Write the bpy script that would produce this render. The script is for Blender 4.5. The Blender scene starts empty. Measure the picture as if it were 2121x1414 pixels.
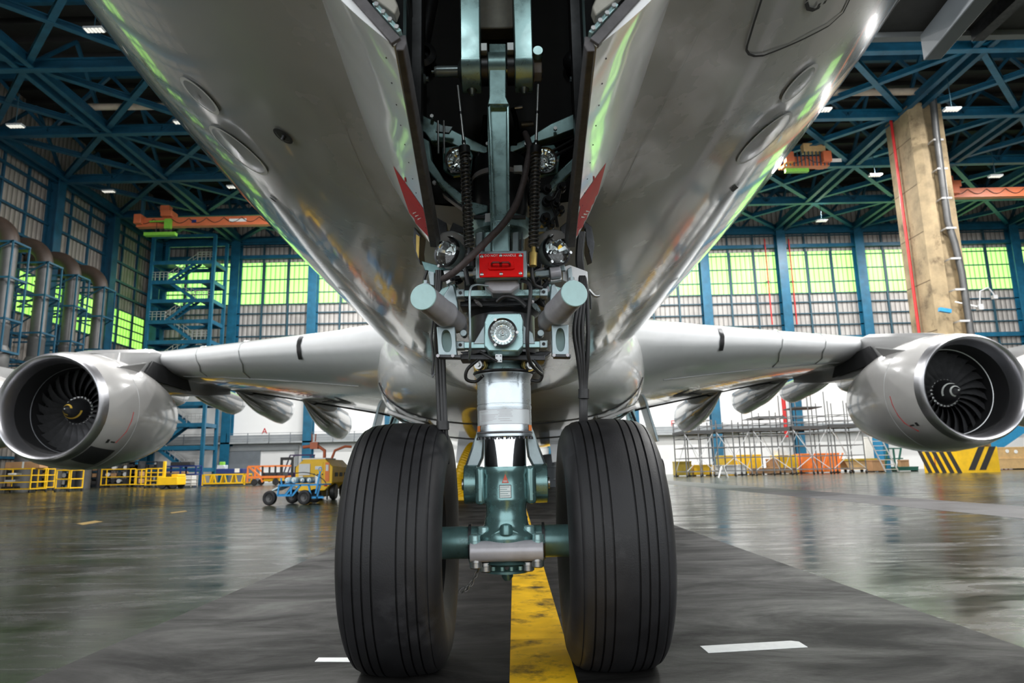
import bpy, bmesh, math, random
from mathutils import Vector as V, Matrix as M
random.seed(7)
S = bpy.context.scene
COL = S.collection
R_ = math.radians
PI = math.pi
# ------------------------------------------------------------------ camera model
FPX, CX, CY = 1414.0, 1060.5, 707.0
TH, RO, CH = R_(10.6), R_(1.2), 0.98
CAM = V((0, 0, CH))
FW = V((0, math.cos(TH), math.sin(TH)))
U0 = V((0, -math.sin(TH), math.cos(TH)))
RT = V((1, 0, 0)) * math.cos(RO) - U0 * math.sin(RO)
UP = V((1, 0, 0)) * math.sin(RO) + U0 * math.cos(RO)


def ray(px, py):
    return FW + RT * ((px - CX) / FPX) + UP * ((CY - py) / FPX)


def P(px, py, Y):
    d = ray(px, py)
    return CAM + d * (Y / d.y)


def G(px, py, z=0.0):
    d = ray(px, py)
    return CAM + d * ((z - CH) / d.z)


cd = bpy.data.cameras.new('camera')
cam = bpy.data.objects.new('camera', cd)
COL.objects.link(cam)
cd.sensor_width = 36.0
cd.lens = FPX * 36.0 / 2121.0
cd.clip_start, cd.clip_end = 0.05, 600
mw = M((RT, UP, -FW)).transposed().to_4x4()
mw.translation = CAM
cam.matrix_world = mw
cd.dof.use_dof = True
cd.dof.focus_distance = 3.35
cd.dof.aperture_fstop = 4.0
S.camera = cam

# ------------------------------------------------------------------ object helpers
ORG = {}


class MB:
    def __init__(s):
        s.v, s.f, s.m, s.mi = [], [], [], 0

    def add(s, vs, fs):
        b = len(s.v)
        s.v += [V(x) for x in vs]
        s.f += [tuple(i + b for i in f) for f in fs]
        s.m += [s.mi] * len(fs)
        return s

    def use(s, i):
        s.mi = i
        return s

    def box(s, c, d, ez=None, ex=None):
        """box centred at c, full sizes d; optional local x axis ex and z axis ez"""
        c = V(c)
        if ez is None and ex is None:
            X, Yv, Z = V((1, 0, 0)), V((0, 1, 0)), V((0, 0, 1))
        else:
            Z = V(ez or (0, 0, 1)).normalized()
            X = V(ex or (1, 0, 0))
            X = (X - Z * X.dot(Z)).normalized()
            Yv = Z.cross(X)
        h = [d[0] / 2, d[1] / 2, d[2] / 2]
        vs = [c + X * (h[0] * a) + Yv * (h[1] * b) + Z * (h[2] * e) for e in (-1, 1) for b in (-1, 1) for a in (-1, 1)]
        return s.add(vs, [(0, 2, 3, 1), (4, 5, 7, 6), (0, 1, 5, 4), (2, 6, 7, 3), (0, 4, 6, 2), (1, 3, 7, 5)])

    def bb(s, lo, hi):
        lo, hi = V(lo), V(hi)
        return s.box((lo + hi) / 2, hi - lo)

    def bar(s, a, b, w, h, up=(0, 0, 1)):
        a, b = V(a), V(b)
        d = b - a
        z = d.normalized()
        u = V(up)
        if abs(u.dot(z)) > .98:
            u = V((0, 1, 0)) if abs(z.y) < .9 else V((1, 0, 0))
        y = (u - z * u.dot(z)).normalized()
        x = y.cross(z)
        vs = []
        for p in (a, b):
            vs += [p - x * w / 2 - y * h / 2, p + x * w / 2 - y * h / 2, p + x * w / 2 + y * h / 2, p - x * w / 2 + y * h / 2]
        return s.add(vs, [(3, 2, 1, 0), (4, 5, 6, 7), (0, 1, 5, 4), (1, 2, 6, 5), (2, 3, 7, 6), (3, 0, 4, 7)])

    def ibeam(s, a, b, w, h, t=None, up=(0, 0, 1)):
        a, b = V(a), V(b)
        z = (b - a).normalized()
        u = V(up)
        if abs(u.dot(z)) > .98:
            u = V((0, 1, 0))
        y = (u - z * u.dot(z)).normalized()
        t = t or h * .1
        s.bar(a + y * (h - t) / 2, b + y * (h - t) / 2, w, t, up)
        s.bar(a - y * (h - t) / 2, b - y * (h - t) / 2, w, t, up)
        return s.bar(a, b, t, h - 2 * t, up)

    def tube(s, pts, r, n=8, caps=True):
        pts = [V(p) for p in pts]
        rs = r if isinstance(r, (list, tuple)) else [r] * len(pts)
        x = None
        vs, fs = [], []
        for i, p in enumerate(pts):
            t = (pts[min(i + 1, len(pts) - 1)] - pts[max(i - 1, 0)]).normalized()
            if x is None:
                q = V((0, 0, 1)) if abs(t.z) < .9 else V((1, 0, 0))
                x = (q - t * q.dot(t)).normalized()
            else:
                x = (x - t * x.dot(t)).normalized()
            y = t.cross(x)
            for k in range(n):
                a = 2 * PI * k / n
                vs.append(p + (x * math.cos(a) + y * math.sin(a)) * rs[i])
        for i in range(len(pts) - 1):
            for k in range(n):
                k2 = (k + 1) % n
                fs.append((i * n + k, i * n + k2, (i + 1) * n + k2, (i + 1) * n + k))
        if caps:
            fs.append(tuple(range(n - 1, -1, -1)))
            fs.append(tuple(range((len(pts) - 1) * n, len(pts) * n)))
        return s.add(vs, fs)

    def cyl(s, a, b, r, r2=None, n=20):
        return s.tube([a, b], [r, r if r2 is None else r2], n)

    def lathe(s, prof, o, ax=(0, 0, 1), n=40, ref=None, arc=None, cap=False):
        o, ax = V(o), V(ax).normalized()
        q = V(ref) if ref else (V((1, 0, 0)) if abs(ax.x) < .9 else V((0, 0, 1)))
        e1 = (q - ax * q.dot(ax)).normalized()
        e2 = ax.cross(e1)
        a0, a1 = arc or (0, 2 * PI)
        closed = arc is None
        m = n if closed else n + 1
        vs, fs = [], []
        for r, t in prof:
            for k in range(m):
                a = a0 + (a1 - a0) * k / n
                vs.append(o + ax * t + (e1 * math.cos(a) + e2 * math.sin(a)) * r)
        for i in range(len(prof) - 1):
            for k in range(n):
                k2 = (k + 1) % m
                fs.append((i * m + k, i * m + k2, (i + 1) * m + k2, (i + 1) * m + k))
        if cap:
            fs.append(tuple(range(m)))
            fs.append(tuple(range((len(prof) - 1) * m, len(prof) * m)))
        return s.add(vs, fs)

    def prism(s, poly, o, ex, ey, ez, depth):
        o, ex, ey, ez = V(o), V(ex), V(ey), V(ez)
        n = len(poly)
        vs = [o + ex * a + ey * b for a, b in poly] + [o + ex * a + ey * b + ez * depth for a, b in poly]
        fs = [tuple(range(n)), tuple(range(2 * n - 1, n - 1, -1))]
        fs += [(i, i + n, (i + 1) % n + n, (i + 1) % n) for i in range(n)]
        return s.add(vs, fs)

    def poly(s, pts, depth):
        """prism from 3D outline points and an extrusion vector"""
        n = len(pts)
        d = V(depth)
        vs = [V(p) for p in pts] + [V(p) + d for p in pts]
        fs = [tuple(range(n)), tuple(range(2 * n - 1, n - 1, -1))]
        fs += [(i, i + n, (i + 1) % n + n, (i + 1) % n) for i in range(n)]
        return s.add(vs, fs)

    def sph(s, c, r, n=14, sc=(1, 1, 1)):
        c = V(c)
        m = n // 2
        vs, fs = [c + V((0, 0, r * sc[2]))], []
        for i in range(1, m):
            a = PI * i / m
            for k in range(n):
                b = 2 * PI * k / n
                vs.append(c + V((r * sc[0] * math.sin(a) * math.cos(b), r * sc[1] * math.sin(a) * math.sin(b), r * sc[2] * math.cos(a))))
        vs.append(c - V((0, 0, r * sc[2])))
        for k in range(n):
            fs.append((0, 1 + k, 1 + (k + 1) % n))
            fs.append((len(vs) - 1, len(vs) - 1 - n + (k + 1) % n, len(vs) - 1 - n + k))
        for i in range(m - 2):
            for k in range(n):
                k2 = (k + 1) % n
                fs.append((1 + i * n + k, 1 + (i + 1) * n + k, 1 + (i + 1) * n + k2, 1 + i * n + k2))
        return s.add(vs, fs)

    def grid(s, rows, closed=False):
        n = len(rows[0])
        vs = [p for r in rows for p in r]
        fs = []
        for i in range(len(rows) - 1):
            for k in range(n if closed else n - 1):
                k2 = (k + 1) % n
                fs.append((i * n + k, i * n + k2, (i + 1) * n + k2, (i + 1) * n + k))
        return s.add(vs, fs)

    def build(s, name, mats, parent=None, bev=0.0, smooth=38, loc=None, recalc=True):
        me = bpy.data.meshes.new(name)
        o = bpy.data.objects.new(name, me)
        COL.objects.link(o)
        if parent is not None:
            o.parent = parent
            org = ORG[parent.name]
        else:
            org = V(loc or (0, 0, 0))
            o.location = org
        ORG[o.name] = org
        me.from_pydata([v - org for v in s.v], [], s.f)
        for mt in (mats if isinstance(mats, (list, tuple)) else [mats]):
            me.materials.append(mt)
        for p, mi in zip(me.polygons, s.m):
            p.material_index = mi
        if recalc:
            bm = bmesh.new()
            bm.from_mesh(me)
            bmesh.ops.recalc_face_normals(bm, faces=bm.faces)
            bm.to_mesh(me)
            bm.free()
        if smooth:
            me.polygons.foreach_set('use_smooth', [True] * len(me.polygons))
            me.set_sharp_from_angle(angle=R_(smooth))
        me.update()
        if bev:
            b = o.modifiers.new('bevel', 'BEVEL')
            b.width, b.segments, b.limit_method, b.angle_limit = bev, 2, 'ANGLE', R_(40)
        return o


def tag(o, label, cat, group=None):
    o['label'], o['category'] = label, cat
    if group:
        o['group'] = group
    return o


def thing(name, label, cat, loc=(0, 0, 0), group=None):
    o = bpy.data.objects.new(name, None)
    COL.objects.link(o)
    o.location = loc
    ORG[o.name] = V(loc)
    return tag(o, label, cat, group)


def part(name, parent, label=None):
    o = bpy.data.objects.new(name, None)
    COL.objects.link(o)
    o.parent = parent
    ORG[o.name] = ORG[parent.name]
    if label:
        o['label'] = label
    return o


def struct(o):
    o['kind'] = 'structure'
    return o


def dup(root, loc, rz=None, label=None, group=None):
    r = root.copy()
    COL.objects.link(r)
    r.location = loc
    ORG[r.name] = V(loc)
    if rz is not None:
        r.rotation_euler = (0, 0, rz)
    if label:
        r['label'] = label
    if group:
        r['group'] = group
    for ch in list(root.children):
        c = ch.copy()
        COL.objects.link(c)
        c.parent = r
        for g in list(ch.children):
            d = g.copy()
            COL.objects.link(d)
            d.parent = c
    return r


def text_mesh(name, s, mat, parent, o, ex, ey, size, thick=.001, align='CENTER'):
    cu = bpy.data.curves.new('lettering', 'FONT')
    cu.body, cu.size, cu.extrude, cu.align_x, cu.align_y = s, size, thick, align, 'CENTER'
    t = bpy.data.objects.new('lettering_source', cu)
    COL.objects.link(t)
    dg = bpy.context.evaluated_depsgraph_get()
    me0 = t.evaluated_get(dg).to_mesh()
    mb = MB()
    ex, ey, o = V(ex).normalized(), V(ey).normalized(), V(o)
    ez = ex.cross(ey)
    mb.add([o + ex * v.co.x + ey * v.co.y + ez * v.co.z for v in me0.vertices], [tuple(p.vertices) for p in me0.polygons])
    bpy.data.objects.remove(t)
    bpy.data.curves.remove(cu)
    return mb.build(name, mat, parent, smooth=0, recalc=False)


# ------------------------------------------------------------------ materials
def mat(name, col, rough=.5, metal=0.0, var=.12, scale=6.0, bump=0.0, coat=0.0, rvar=0.0, emit=None, es=0.0, trans=0.0, dirt=None, bscale=None, ior=None):
    m = bpy.data.materials.new(name)
    m.use_nodes = True
    nt = m.node_tree
    N, L = nt.nodes, nt.links
    b = N['Principled BSDF']
    b.inputs['Roughness'].default_value = rough
    b.inputs['Metallic'].default_value = metal
    b.inputs['Coat Weight'].default_value = coat
    b.inputs['Coat Roughness'].default_value = .06
    if ior:
        b.inputs['IOR'].default_value = ior
    if trans:
        b.inputs['Transmission Weight'].default_value = trans
    if emit:
        b.inputs['Emission Color'].default_value = (*emit, 1)
        b.inputs['Emission Strength'].default_value = es
    tc = N.new('ShaderNodeTexCoord')
    nz = N.new('ShaderNodeTexNoise')
    nz.inputs['Scale'].default_value = scale
    nz.inputs['Detail'].default_value = 5
    nz.inputs['Roughness'].default_value = .62
    L.new(tc.outputs['Object'], nz.inputs['Vector'])
    cr = N.new('ShaderNodeValToRGB')
    cr.color_ramp.elements[0].position, cr.color_ramp.elements[1].position = .3, .7
    cr.color_ramp.elements[0].color = (*[max(0, c * (1 - var)) for c in col], 1)
    cr.color_ramp.elements[1].color = (*[min(1, c * (1 + var)) for c in col], 1)
    L.new(nz.outputs['Fac'], cr.inputs['Fac'])
    out = cr.outputs['Color']
    if dirt:   # dirt = (colour, scale, threshold)
        n2 = N.new('ShaderNodeTexNoise')
        n2.inputs['Scale'].default_value = dirt[1]
        n2.inputs['Detail'].default_value = 8
        n2.inputs['Roughness'].default_value = .7
        L.new(tc.outputs['Object'], n2.inputs['Vector'])
        mr = N.new('ShaderNodeMapRange')
        mr.inputs['From Min'].default_value, mr.inputs['From Max'].default_value = dirt[2], dirt[2] + .14
        L.new(n2.outputs['Fac'], mr.inputs['Value'])
        mx = N.new('ShaderNodeMix')
        mx.data_type = 'RGBA'
        L.new(mr.outputs['Result'], mx.inputs[0])
        L.new(out, mx.inputs[6])
        mx.inputs[7].default_value = (*dirt[0], 1)
        out = mx.outputs[2]
    L.new(out, b.inputs['Base Color'])
    if rvar:
        mr = N.new('ShaderNodeMapRange')
        mr.inputs['From Min'].default_value, mr.inputs['From Max'].default_value = .3, .7
        mr.inputs['To Min'].default_value, mr.inputs['To Max'].default_value = max(.02, rough - rvar), min(1, rough + rvar)
        L.new(nz.outputs['Fac'], mr.inputs['Value'])
        L.new(mr.outputs['Result'], b.inputs['Roughness'])
    if bump:
        bp = N.new('ShaderNodeBump')
        bp.inputs['Strength'].default_value = bump
        bp.inputs['Distance'].default_value = .01
        src = nz
        if bscale:
            src = N.new('ShaderNodeTexNoise')
            src.inputs['Scale'].default_value = bscale
            src.inputs['Detail'].default_value = 4
            L.new(tc.outputs['Object'], src.inputs['Vector'])
        L.new(src.outputs['Fac'], bp.inputs['Height'])
        L.new(bp.outputs['Normal'], b.inputs['Normal'])
    return m


def ribbed(name, col, period, depth=.5, rough=.5, axis='X', dark=.6, emit=None, es=0):
    """corrugated sheet: vertical ribs along one object axis"""
    m = mat(name, col, rough, var=.15, scale=.6)
    nt = m.node_tree
    N, L = nt.nodes, nt.links
    b = N['Principled BSDF']
    tc = N.new('ShaderNodeTexCoord')
    wv = N.new('ShaderNodeTexWave')
    wv.wave_type, wv.bands_direction, wv.wave_profile = 'BANDS', axis, 'SIN'
    wv.inputs['Scale'].default_value = 2 * PI / period / 20.0
    L.new(tc.outputs['Object'], wv.inputs['Vector'])
    bp = N.new('ShaderNodeBump')
    bp.inputs['Strength'].default_value = depth
    bp.inputs['Distance'].default_value = .08
    L.new(wv.outputs['Fac'], bp.inputs['Height'])
    L.new(bp.outputs['Normal'], b.inputs['Normal'])
    old = b.inputs['Base Color'].links[0].from_socket
    mx = N.new('ShaderNodeMix')
    mx.data_type, mx.blend_type = 'RGBA', 'MULTIPLY'
    mr = N.new('ShaderNodeMapRange')
    mr.inputs['From Min'].default_value, mr.inputs['From Max'].default_value = .05, .3
    mr.inputs['To Min'].default_value, mr.inputs['To Max'].default_value = 1, 0
    L.new(wv.outputs['Fac'], mr.inputs['Value'])
    L.new(mr.outputs['Result'], mx.inputs[0])
    L.new(old, mx.inputs[6])
    mx.inputs[7].default_value = (dark, dark, dark, 1)
    L.new(mx.outputs[2], b.inputs['Base Color'])
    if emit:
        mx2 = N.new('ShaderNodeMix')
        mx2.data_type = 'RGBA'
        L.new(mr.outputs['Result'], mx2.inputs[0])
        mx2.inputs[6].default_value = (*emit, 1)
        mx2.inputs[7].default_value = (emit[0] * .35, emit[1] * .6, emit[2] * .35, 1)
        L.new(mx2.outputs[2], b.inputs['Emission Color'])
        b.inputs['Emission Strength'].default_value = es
    return m


MT = {}
MT['white'] = mat('aircraft_white', (.78, .79, .80), .30, var=.03, scale=1.5, coat=.9)
MT['door_white'] = mat('gear_door_white', (.86, .88, .90), .28, var=.03, scale=3, coat=.9)
MT['belly'] = mat('aircraft_grey_white', (.47, .48, .48), .26, var=.05, scale=.8, coat=1.0, rvar=.05)
MT['nacelle'] = mat('nacelle_grey', (.44, .43, .42), .26, var=.05, scale=1.0, coat=.6)
MT['seal'] = mat('grey_seal', (.10, .095, .10), .55, var=.3, scale=20)
MT['black'] = mat('black_paint', (.012, .012, .013), .5)
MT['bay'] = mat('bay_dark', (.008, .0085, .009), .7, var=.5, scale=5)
MT['lip'] = mat('inlet_polished_metal', (.58, .58, .61), .34, metal=1.0, var=.04)
MT['duct'] = mat('inlet_duct_dark', (.008, .008, .009), .8, var=.2, scale=2)
MT['fan'] = mat('fan_blade_metal', (.20, .20, .21), .38, metal=.75, var=.15)
MT['yellow_mark'] = mat('spinner_yellow_lit', (.80, .52, .08), .5)  # white swirl with yellow light put into its colour; also a label yellow
MT['white_mark'] = mat('spinner_white', (.82, .84, .80), .5)
MT['teal'] = mat('gear_teal_paint', (.36, .56, .57), .30, metal=.55, var=.2, scale=9, coat=.25, dirt=((.05, .06, .06), 14, .70), rvar=.08)
MT['teal_dark'] = mat('gear_teal_dark', (.12, .23, .23), .3, metal=.55, var=.25, scale=10, coat=.2, dirt=((.02, .025, .025), 9, .6))
MT['teal_grey'] = mat('gear_grey_teal', (.30, .37, .39), .30, metal=.55, var=.15, scale=10, coat=.2)
MT['teal_cap'] = mat('actuator_cap_teal', (.45, .68, .68), .45, var=.06, scale=25, dirt=((.2, .3, .3), 60, .68))
MT['beige'] = mat('gear_beige_grey', (.33, .32, .28), .5, metal=.2, var=.2, scale=8, dirt=((.06, .05, .04), 30, .68))
MT['steel'] = mat('silver_cylinder_metal', (.56, .62, .66), .30, metal=.92, var=.08, scale=12, rvar=.08)
MT['gunmetal'] = mat('actuator_gunmetal', (.46, .45, .48), .32, metal=.15, var=.12, scale=14)
MT['chrome'] = mat('piston_chrome', (.80, .82, .84), .06, metal=1.0, var=.02)
MT['dark_metal'] = mat('dark_metal', (.06, .062, .066), .35, metal=.7, var=.3, scale=12)
MT['bolt'] = mat('bolt_steel', (.55, .56, .56), .35, metal=.9, var=.15, scale=30)
MT['brass'] = mat('brass_fitting', (.55, .40, .12), .4, metal=.7)
MT['hose'] = mat('black_rubber_hose', (.018, .018, .019), .42, var=.3, scale=30)
MT['sleeve'] = mat('brown_hose_sleeve', (.075, .058, .058), .62, var=.3, scale=40, bump=.2)
MT['canoe'] = mat('fairing_dark_gloss', (.11, .11, .11), .2, coat=1.0, var=.05)
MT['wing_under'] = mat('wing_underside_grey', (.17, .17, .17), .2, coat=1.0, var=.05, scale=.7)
MT['spring'] = mat('spring_dark_steel', (.10, .10, .10), .3, metal=.5)
MT['tyre'] = mat('tyre_rubber', (.014, .014, .0155), .55, var=.3, scale=5, bump=.12, bscale=160, dirt=((.035, .035, .038), 3.2, .60), rvar=.08)
MT['rim'] = mat('wheel_rim_grey', (.40, .50, .50), .4, metal=.3)
MT['red'] = mat('red_warning_paint', (.92, .003, .003), .45, coat=.1, var=.06, scale=30)
MT['red_door'] = mat('red_door_marking', (.50, .008, .014), .5, coat=.05, var=.1)
MT['dark_red'] = mat('handle_dark_red', (.16, .006, .006), .3, coat=.6)
MT['ink'] = mat('black_lettering', (.02, .02, .02), .6)
MT['line_grey'] = mat('panel_gap_dark', (.03, .03, .032), .7)
MT['ring'] = mat('white_ring_marking', (.95, .95, .95), .8, var=0)
MT['patch'] = mat('grey_skin_patch', (.45, .46, .46), .25, coat=1.0, var=.04)
MT['glass'] = mat('lamp_glass', (1, 1, 1), .02, trans=1.0, var=0, ior=1.35)
MT['mirror'] = mat('lamp_reflector', (.82, .90, .92), .08, metal=1.0, var=.1, scale=20)
MT['label'] = mat('placard_silver', (.62, .66, .68), .4, metal=.4, var=.05)
MT['label_white'] = mat('placard_white', (.75, .80, .80), .5, var=.05)
MT['orange'] = mat('orange_paint', (.85, .22, .04), .45, var=.08)
MT['strap'] = mat('white_panel', (.80, .81, .80), .4, var=.05)

MT['tyre'].node_tree.nodes['Principled BSDF'].inputs['Specular IOR Level'].default_value = .35

for q_ in ('red', 'red_door'):
    MT[q_].node_tree.nodes['Principled BSDF'].inputs['Specular IOR Level'].default_value = .15
    MT[q_].node_tree.nodes['Principled BSDF'].inputs['Coat Weight'].default_value = 0
# ------------------------------------------------------------------ hangar shell
YW, XL, XR, YF = 86.0, -47.0, 76.0, -7.0
ZC = 31.2            # lower chords of the roof
ZR = 37.5            # roof deck
XK = [4.84 + 10.12 * k for k in range(-5, 7)]
YK = [YW - .4 - 9.9 * k for k in range(0, 6)]
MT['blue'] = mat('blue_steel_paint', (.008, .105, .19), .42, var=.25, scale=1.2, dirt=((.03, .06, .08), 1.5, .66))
MT['blue_shaded'] = mat('blue_steel_shaded', (.006, .060, .11), .45, var=.3, scale=1.0, dirt=((.02, .03, .04), 1.2, .62))  # same blue steel with the shade of roof and left side in its colour
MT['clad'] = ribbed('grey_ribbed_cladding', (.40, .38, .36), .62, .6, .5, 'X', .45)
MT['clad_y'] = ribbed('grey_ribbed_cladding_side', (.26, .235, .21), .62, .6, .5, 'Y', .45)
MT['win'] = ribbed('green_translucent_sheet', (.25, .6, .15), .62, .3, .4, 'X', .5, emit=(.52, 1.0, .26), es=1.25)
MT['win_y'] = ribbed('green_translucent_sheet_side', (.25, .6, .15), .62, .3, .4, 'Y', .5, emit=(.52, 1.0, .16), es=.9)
MT['wall_white'] = mat('white_wall_panel', (.86, .86, .85), .5, var=.03, scale=.3)
MT['wall_grey'] = mat('grey_gallery_steel', (.33, .35, .36), .5, var=.1, scale=1)
MT['door_grey'] = mat('grey_sliding_door', (.17, .19, .21), .5, var=.12, scale=.8)
MT['roof'] = mat('dark_roof_deck', (.018, .017, .016), .7, var=.4, scale=.4)
MT['mullion'] = mat('dark_window_bar', (.02, .07, .10), .5)
MT['tan_pipe'] = mat('tan_roof_pipe', (.40, .34, .27), .5, var=.2, scale=1)


def floor_mat(name, stretch, lo, hi, lo2, hi2, r0, r1, bump, spec, sc=(.35, 1.8, 9)):
    """stained floor: broad and fine stains multiply the base colour and change the gloss"""
    m = bpy.data.materials.new(name)
    m.use_nodes = True
    nt = m.node_tree
    N, L = nt.nodes, nt.links
    b = N['Principled BSDF']
    tc = N.new('ShaderNodeTexCoord')
    mp = N.new('ShaderNodeMapping')
    mp.inputs['Scale'].default_value = (*stretch, 1)
    L.new(tc.outputs['Object'], mp.inputs['Vector'])

    def noise(sc_, det=8, ro=.68):
        n = N.new('ShaderNodeTexNoise')
        n.inputs['Scale'].default_value, n.inputs['Detail'].default_value, n.inputs['Roughness'].default_value = sc_, det, ro
        n.inputs['Distortion'].default_value = .6
        L.new(mp.outputs['Vector'], n.inputs['Vector'])
        return n

    def ramp(src, p0, c0, p1, c1):
        c = N.new('ShaderNodeValToRGB')
        e = c.color_ramp.elements
        e[0].position, e[0].color = p0, (*c0, 1)
        e[1].position, e[1].color = p1, (*c1, 1)
        L.new(src.outputs['Fac'], c.inputs['Fac'])
        return c
    n1, n2, n3 = noise(sc[0]), noise(sc[1]), noise(sc[2])
    c1 = ramp(n1, .34, lo, .66, hi)
    c2 = ramp(n2, .38, lo2, .62, hi2)
    mx = N.new('ShaderNodeMix')
    mx.data_type, mx.blend_type = 'RGBA', 'MULTIPLY'
    mx.inputs[0].default_value = 1
    L.new(c1.outputs['Color'], mx.inputs[6])
    L.new(c2.outputs['Color'], mx.inputs[7])
    L.new(mx.outputs[2], b.inputs['Base Color'])
    mr = N.new('ShaderNodeMapRange')
    mr.inputs['From Min'].default_value, mr.inputs['From Max'].default_value = .35, .65
    mr.inputs['To Min'].default_value, mr.inputs['To Max'].default_value = r0, r1
    L.new(n2.outputs['Fac'], mr.inputs['Value'])
    L.new(mr.outputs['Result'], b.inputs['Roughness'])
    bp = N.new('ShaderNodeBump')
    bp.inputs['Strength'].default_value, bp.inputs['Distance'].default_value = bump, .01
    L.new(n3.outputs['Fac'], bp.inputs['Height'])
    L.new(bp.outputs['Normal'], b.inputs['Normal'])
    b.inputs['Specular IOR Level'].default_value = spec
    return m


MT['floor'] = floor_mat('epoxy_floor', (.40, 1.3), (.012, .012, .0075), (.055, .074, .044), (.22, .20, .17), (1.1, 1.1, 1.05), .34, .08, .10, .5)
MT['strip'] = floor_mat('dark_taxi_strip', (.55, 1.2), (.0032, .0031, .0031), (.014, .0136, .0133), (.22, .22, .22), (2.8, 2.75, 2.7), .65, .40, .2, .10, (.5, 1.5, 40))
MT['strip_grey'] = mat('grey_taxi_strip', (.045, .042, .045), .4, var=.25, scale=1.0, rvar=.08)
MT['yellow_line'] = mat('yellow_floor_paint', (.74, .43, .012), .42, var=.2, scale=4, dirt=((.05, .038, .018), 2.6, .51), rvar=.08)
MT['tape'] = mat('white_floor_tape', (.90, .91, .90), .5, var=.08, scale=12, dirt=((.3, .3, .3), 20, .66))

for q in ('yellow_line',):
    MT[q].node_tree.nodes['Principled BSDF'].inputs['Specular IOR Level'].default_value = .12
MT['worn_mark'] = mat('worn_yellow_mark', (.26, .16, .02), .4, var=.4, scale=6)
fl = struct(MB().bb((XL - 6, -60, -.3), (XR + 6, YW + 4, 0)).build('floor', MT['floor'], smooth=0))
mb = MB().bb((-2.42, -40, 0), (2.66, YW - 2, .002))
mb.build('dark_strip', MT['strip'], fl, smooth=0)
MB().bb((8.45, -40, 0), (10.6, YW - 3, .002)).build('grey_strip', MT['strip_grey'], fl, smooth=0)
MB().bb((-.045, -40, .002), (.272, YW - 6, .004)).build('yellow_line', MT['yellow_line'], fl, smooth=0)
for pts in ([(1450, 1338), (1467, 1352), (1673, 1340), (1655, 1329), (1638, 1327)], [(652, 1370), (660, 1362), (760, 1362), (760, 1371)]):
    MB().poly([G(x, y, .0022) for x, y in pts], (0, 0, .002)).build('white_tape', MT['tape'], fl, smooth=0)
for pts in ([(158, 1084), (196, 1078), (214, 1080), (172, 1087)], [(352, 1061), (384, 1057), (388, 1059), (356, 1063)]):
    MB().poly([G(x, y, .001) for x, y in pts], (0, 0, .002)).build('yellow_mark', MT['worn_mark'], fl, smooth=0)

# back wall
wb = struct(MB().bb((XL, YW, 0), (XR, YW + .4, ZR)).build('wall_back', MT['clad'], smooth=0))
MB().bb((XL, YW - .12, 0), (XR, YW, 14)).build('lower_panel', MT['wall_white'], wb, smooth=0)
for i, x in enumerate(XK):
    MB().ibeam((x, YW - .65, 0), (x, YW - .65, ZC + .4), 1.15, 1.1, .12, (0, 1, 0)).build('steel_column', MT['blue'], wb, smooth=0)
for z in (1.0 * k * 1.5 + 15.4 for k in range(0, 11)):
    if 22.7 < z < 28.1:
        continue
    MB().bb((XL + .1, YW - .22, z - .07), (XR - .1, YW, z + .07)).build('wall_rail', MT['mullion'], wb, smooth=0)
for z, h in ((16.6, .5), (28.9, .45), (31.0, .8)):
    MB().bb((XL + .1, YW - .6, z - h / 2), (XR - .1, YW - .1, z + h / 2)).build('wall_beam', MT['blue'], wb, smooth=0)
for i, x in enumerate(XK):
    for j in (1, 2):
        xx = x + 10.12 * j / 3
        if -20 < xx < 16 or xx > XR - 4:
            continue
        MB().bb((xx - .1, YW - .25, 14), (xx + .1, YW, ZC)).build('wall_post', MT['mullion'], wb, smooth=0)
ga = MB().bb((XL + .1, YW - 1.2, 4.75), (XR - .1, YW - .12, 4.95)).bb((XL + .1, YW - .3, 4.95), (XR - .1, YW - .12, 5.85)).build('gallery_walkway', MT['wall_grey'], wb, smooth=0)
for z in (5.3, 5.65, 6.0):
    MB().bb((XL + .1, YW - 1.18, z - .025), (XR - .1, YW - 1.13, z + .025)).build('gallery_rail', MT['door_grey'], ga, smooth=0)
for k in range(46):
    x = XL + 1 + k * 2.63
    if -12 < x < 13:
        continue
    MB().bb((x - .04, YW - 1.2, 4.75), (x + .04, YW - 1.12, 6.05)).build('gallery_post', MT['door_grey'], ga, smooth=0)
for ch, px, py in (('A', 548, 893), ('B', 714, 889), ('F', 1393, 877)):
    text_mesh('wall_letter', ch, MT['red_door'], wb, P(px, py, YW - .14), (1, 0, 0), (0, 0, 1), 1.05, .01)
for px, py in ((640, 880), (1397, 878)):
    pass
# sliding doors in the white wall
x0, x1, x2 = P(468, 940, YW).x, P(541, 940, YW).x, P(612, 940, YW).x
d1 = struct(MB().bb((x0, YW - .35, .02), (x1, YW - .14, 3.9)).build('door_1', MT['door_grey'], smooth=0, loc=(x0, YW, 0)))
MB().bb((x0 - .2, YW - .4, 3.9), (x2 + .5, YW - .14, 4.5)).build('door_track', MT['wall_grey'], d1, smooth=0)
MB().bb((x2, YW - .35, .02), (x2 + .45, YW - .14, 3.9)).build('door_post', MT['wall_grey'], d1, smooth=0)
MB().bb((x1 - .5, YW - .4, 1.0), (x1 - .42, YW - .35, 1.5)).build('door_handle', MT['bolt'], d1, smooth=0)
x0, x1 = P(1660, 900, YW).x, P(1700, 900, YW).x

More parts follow.
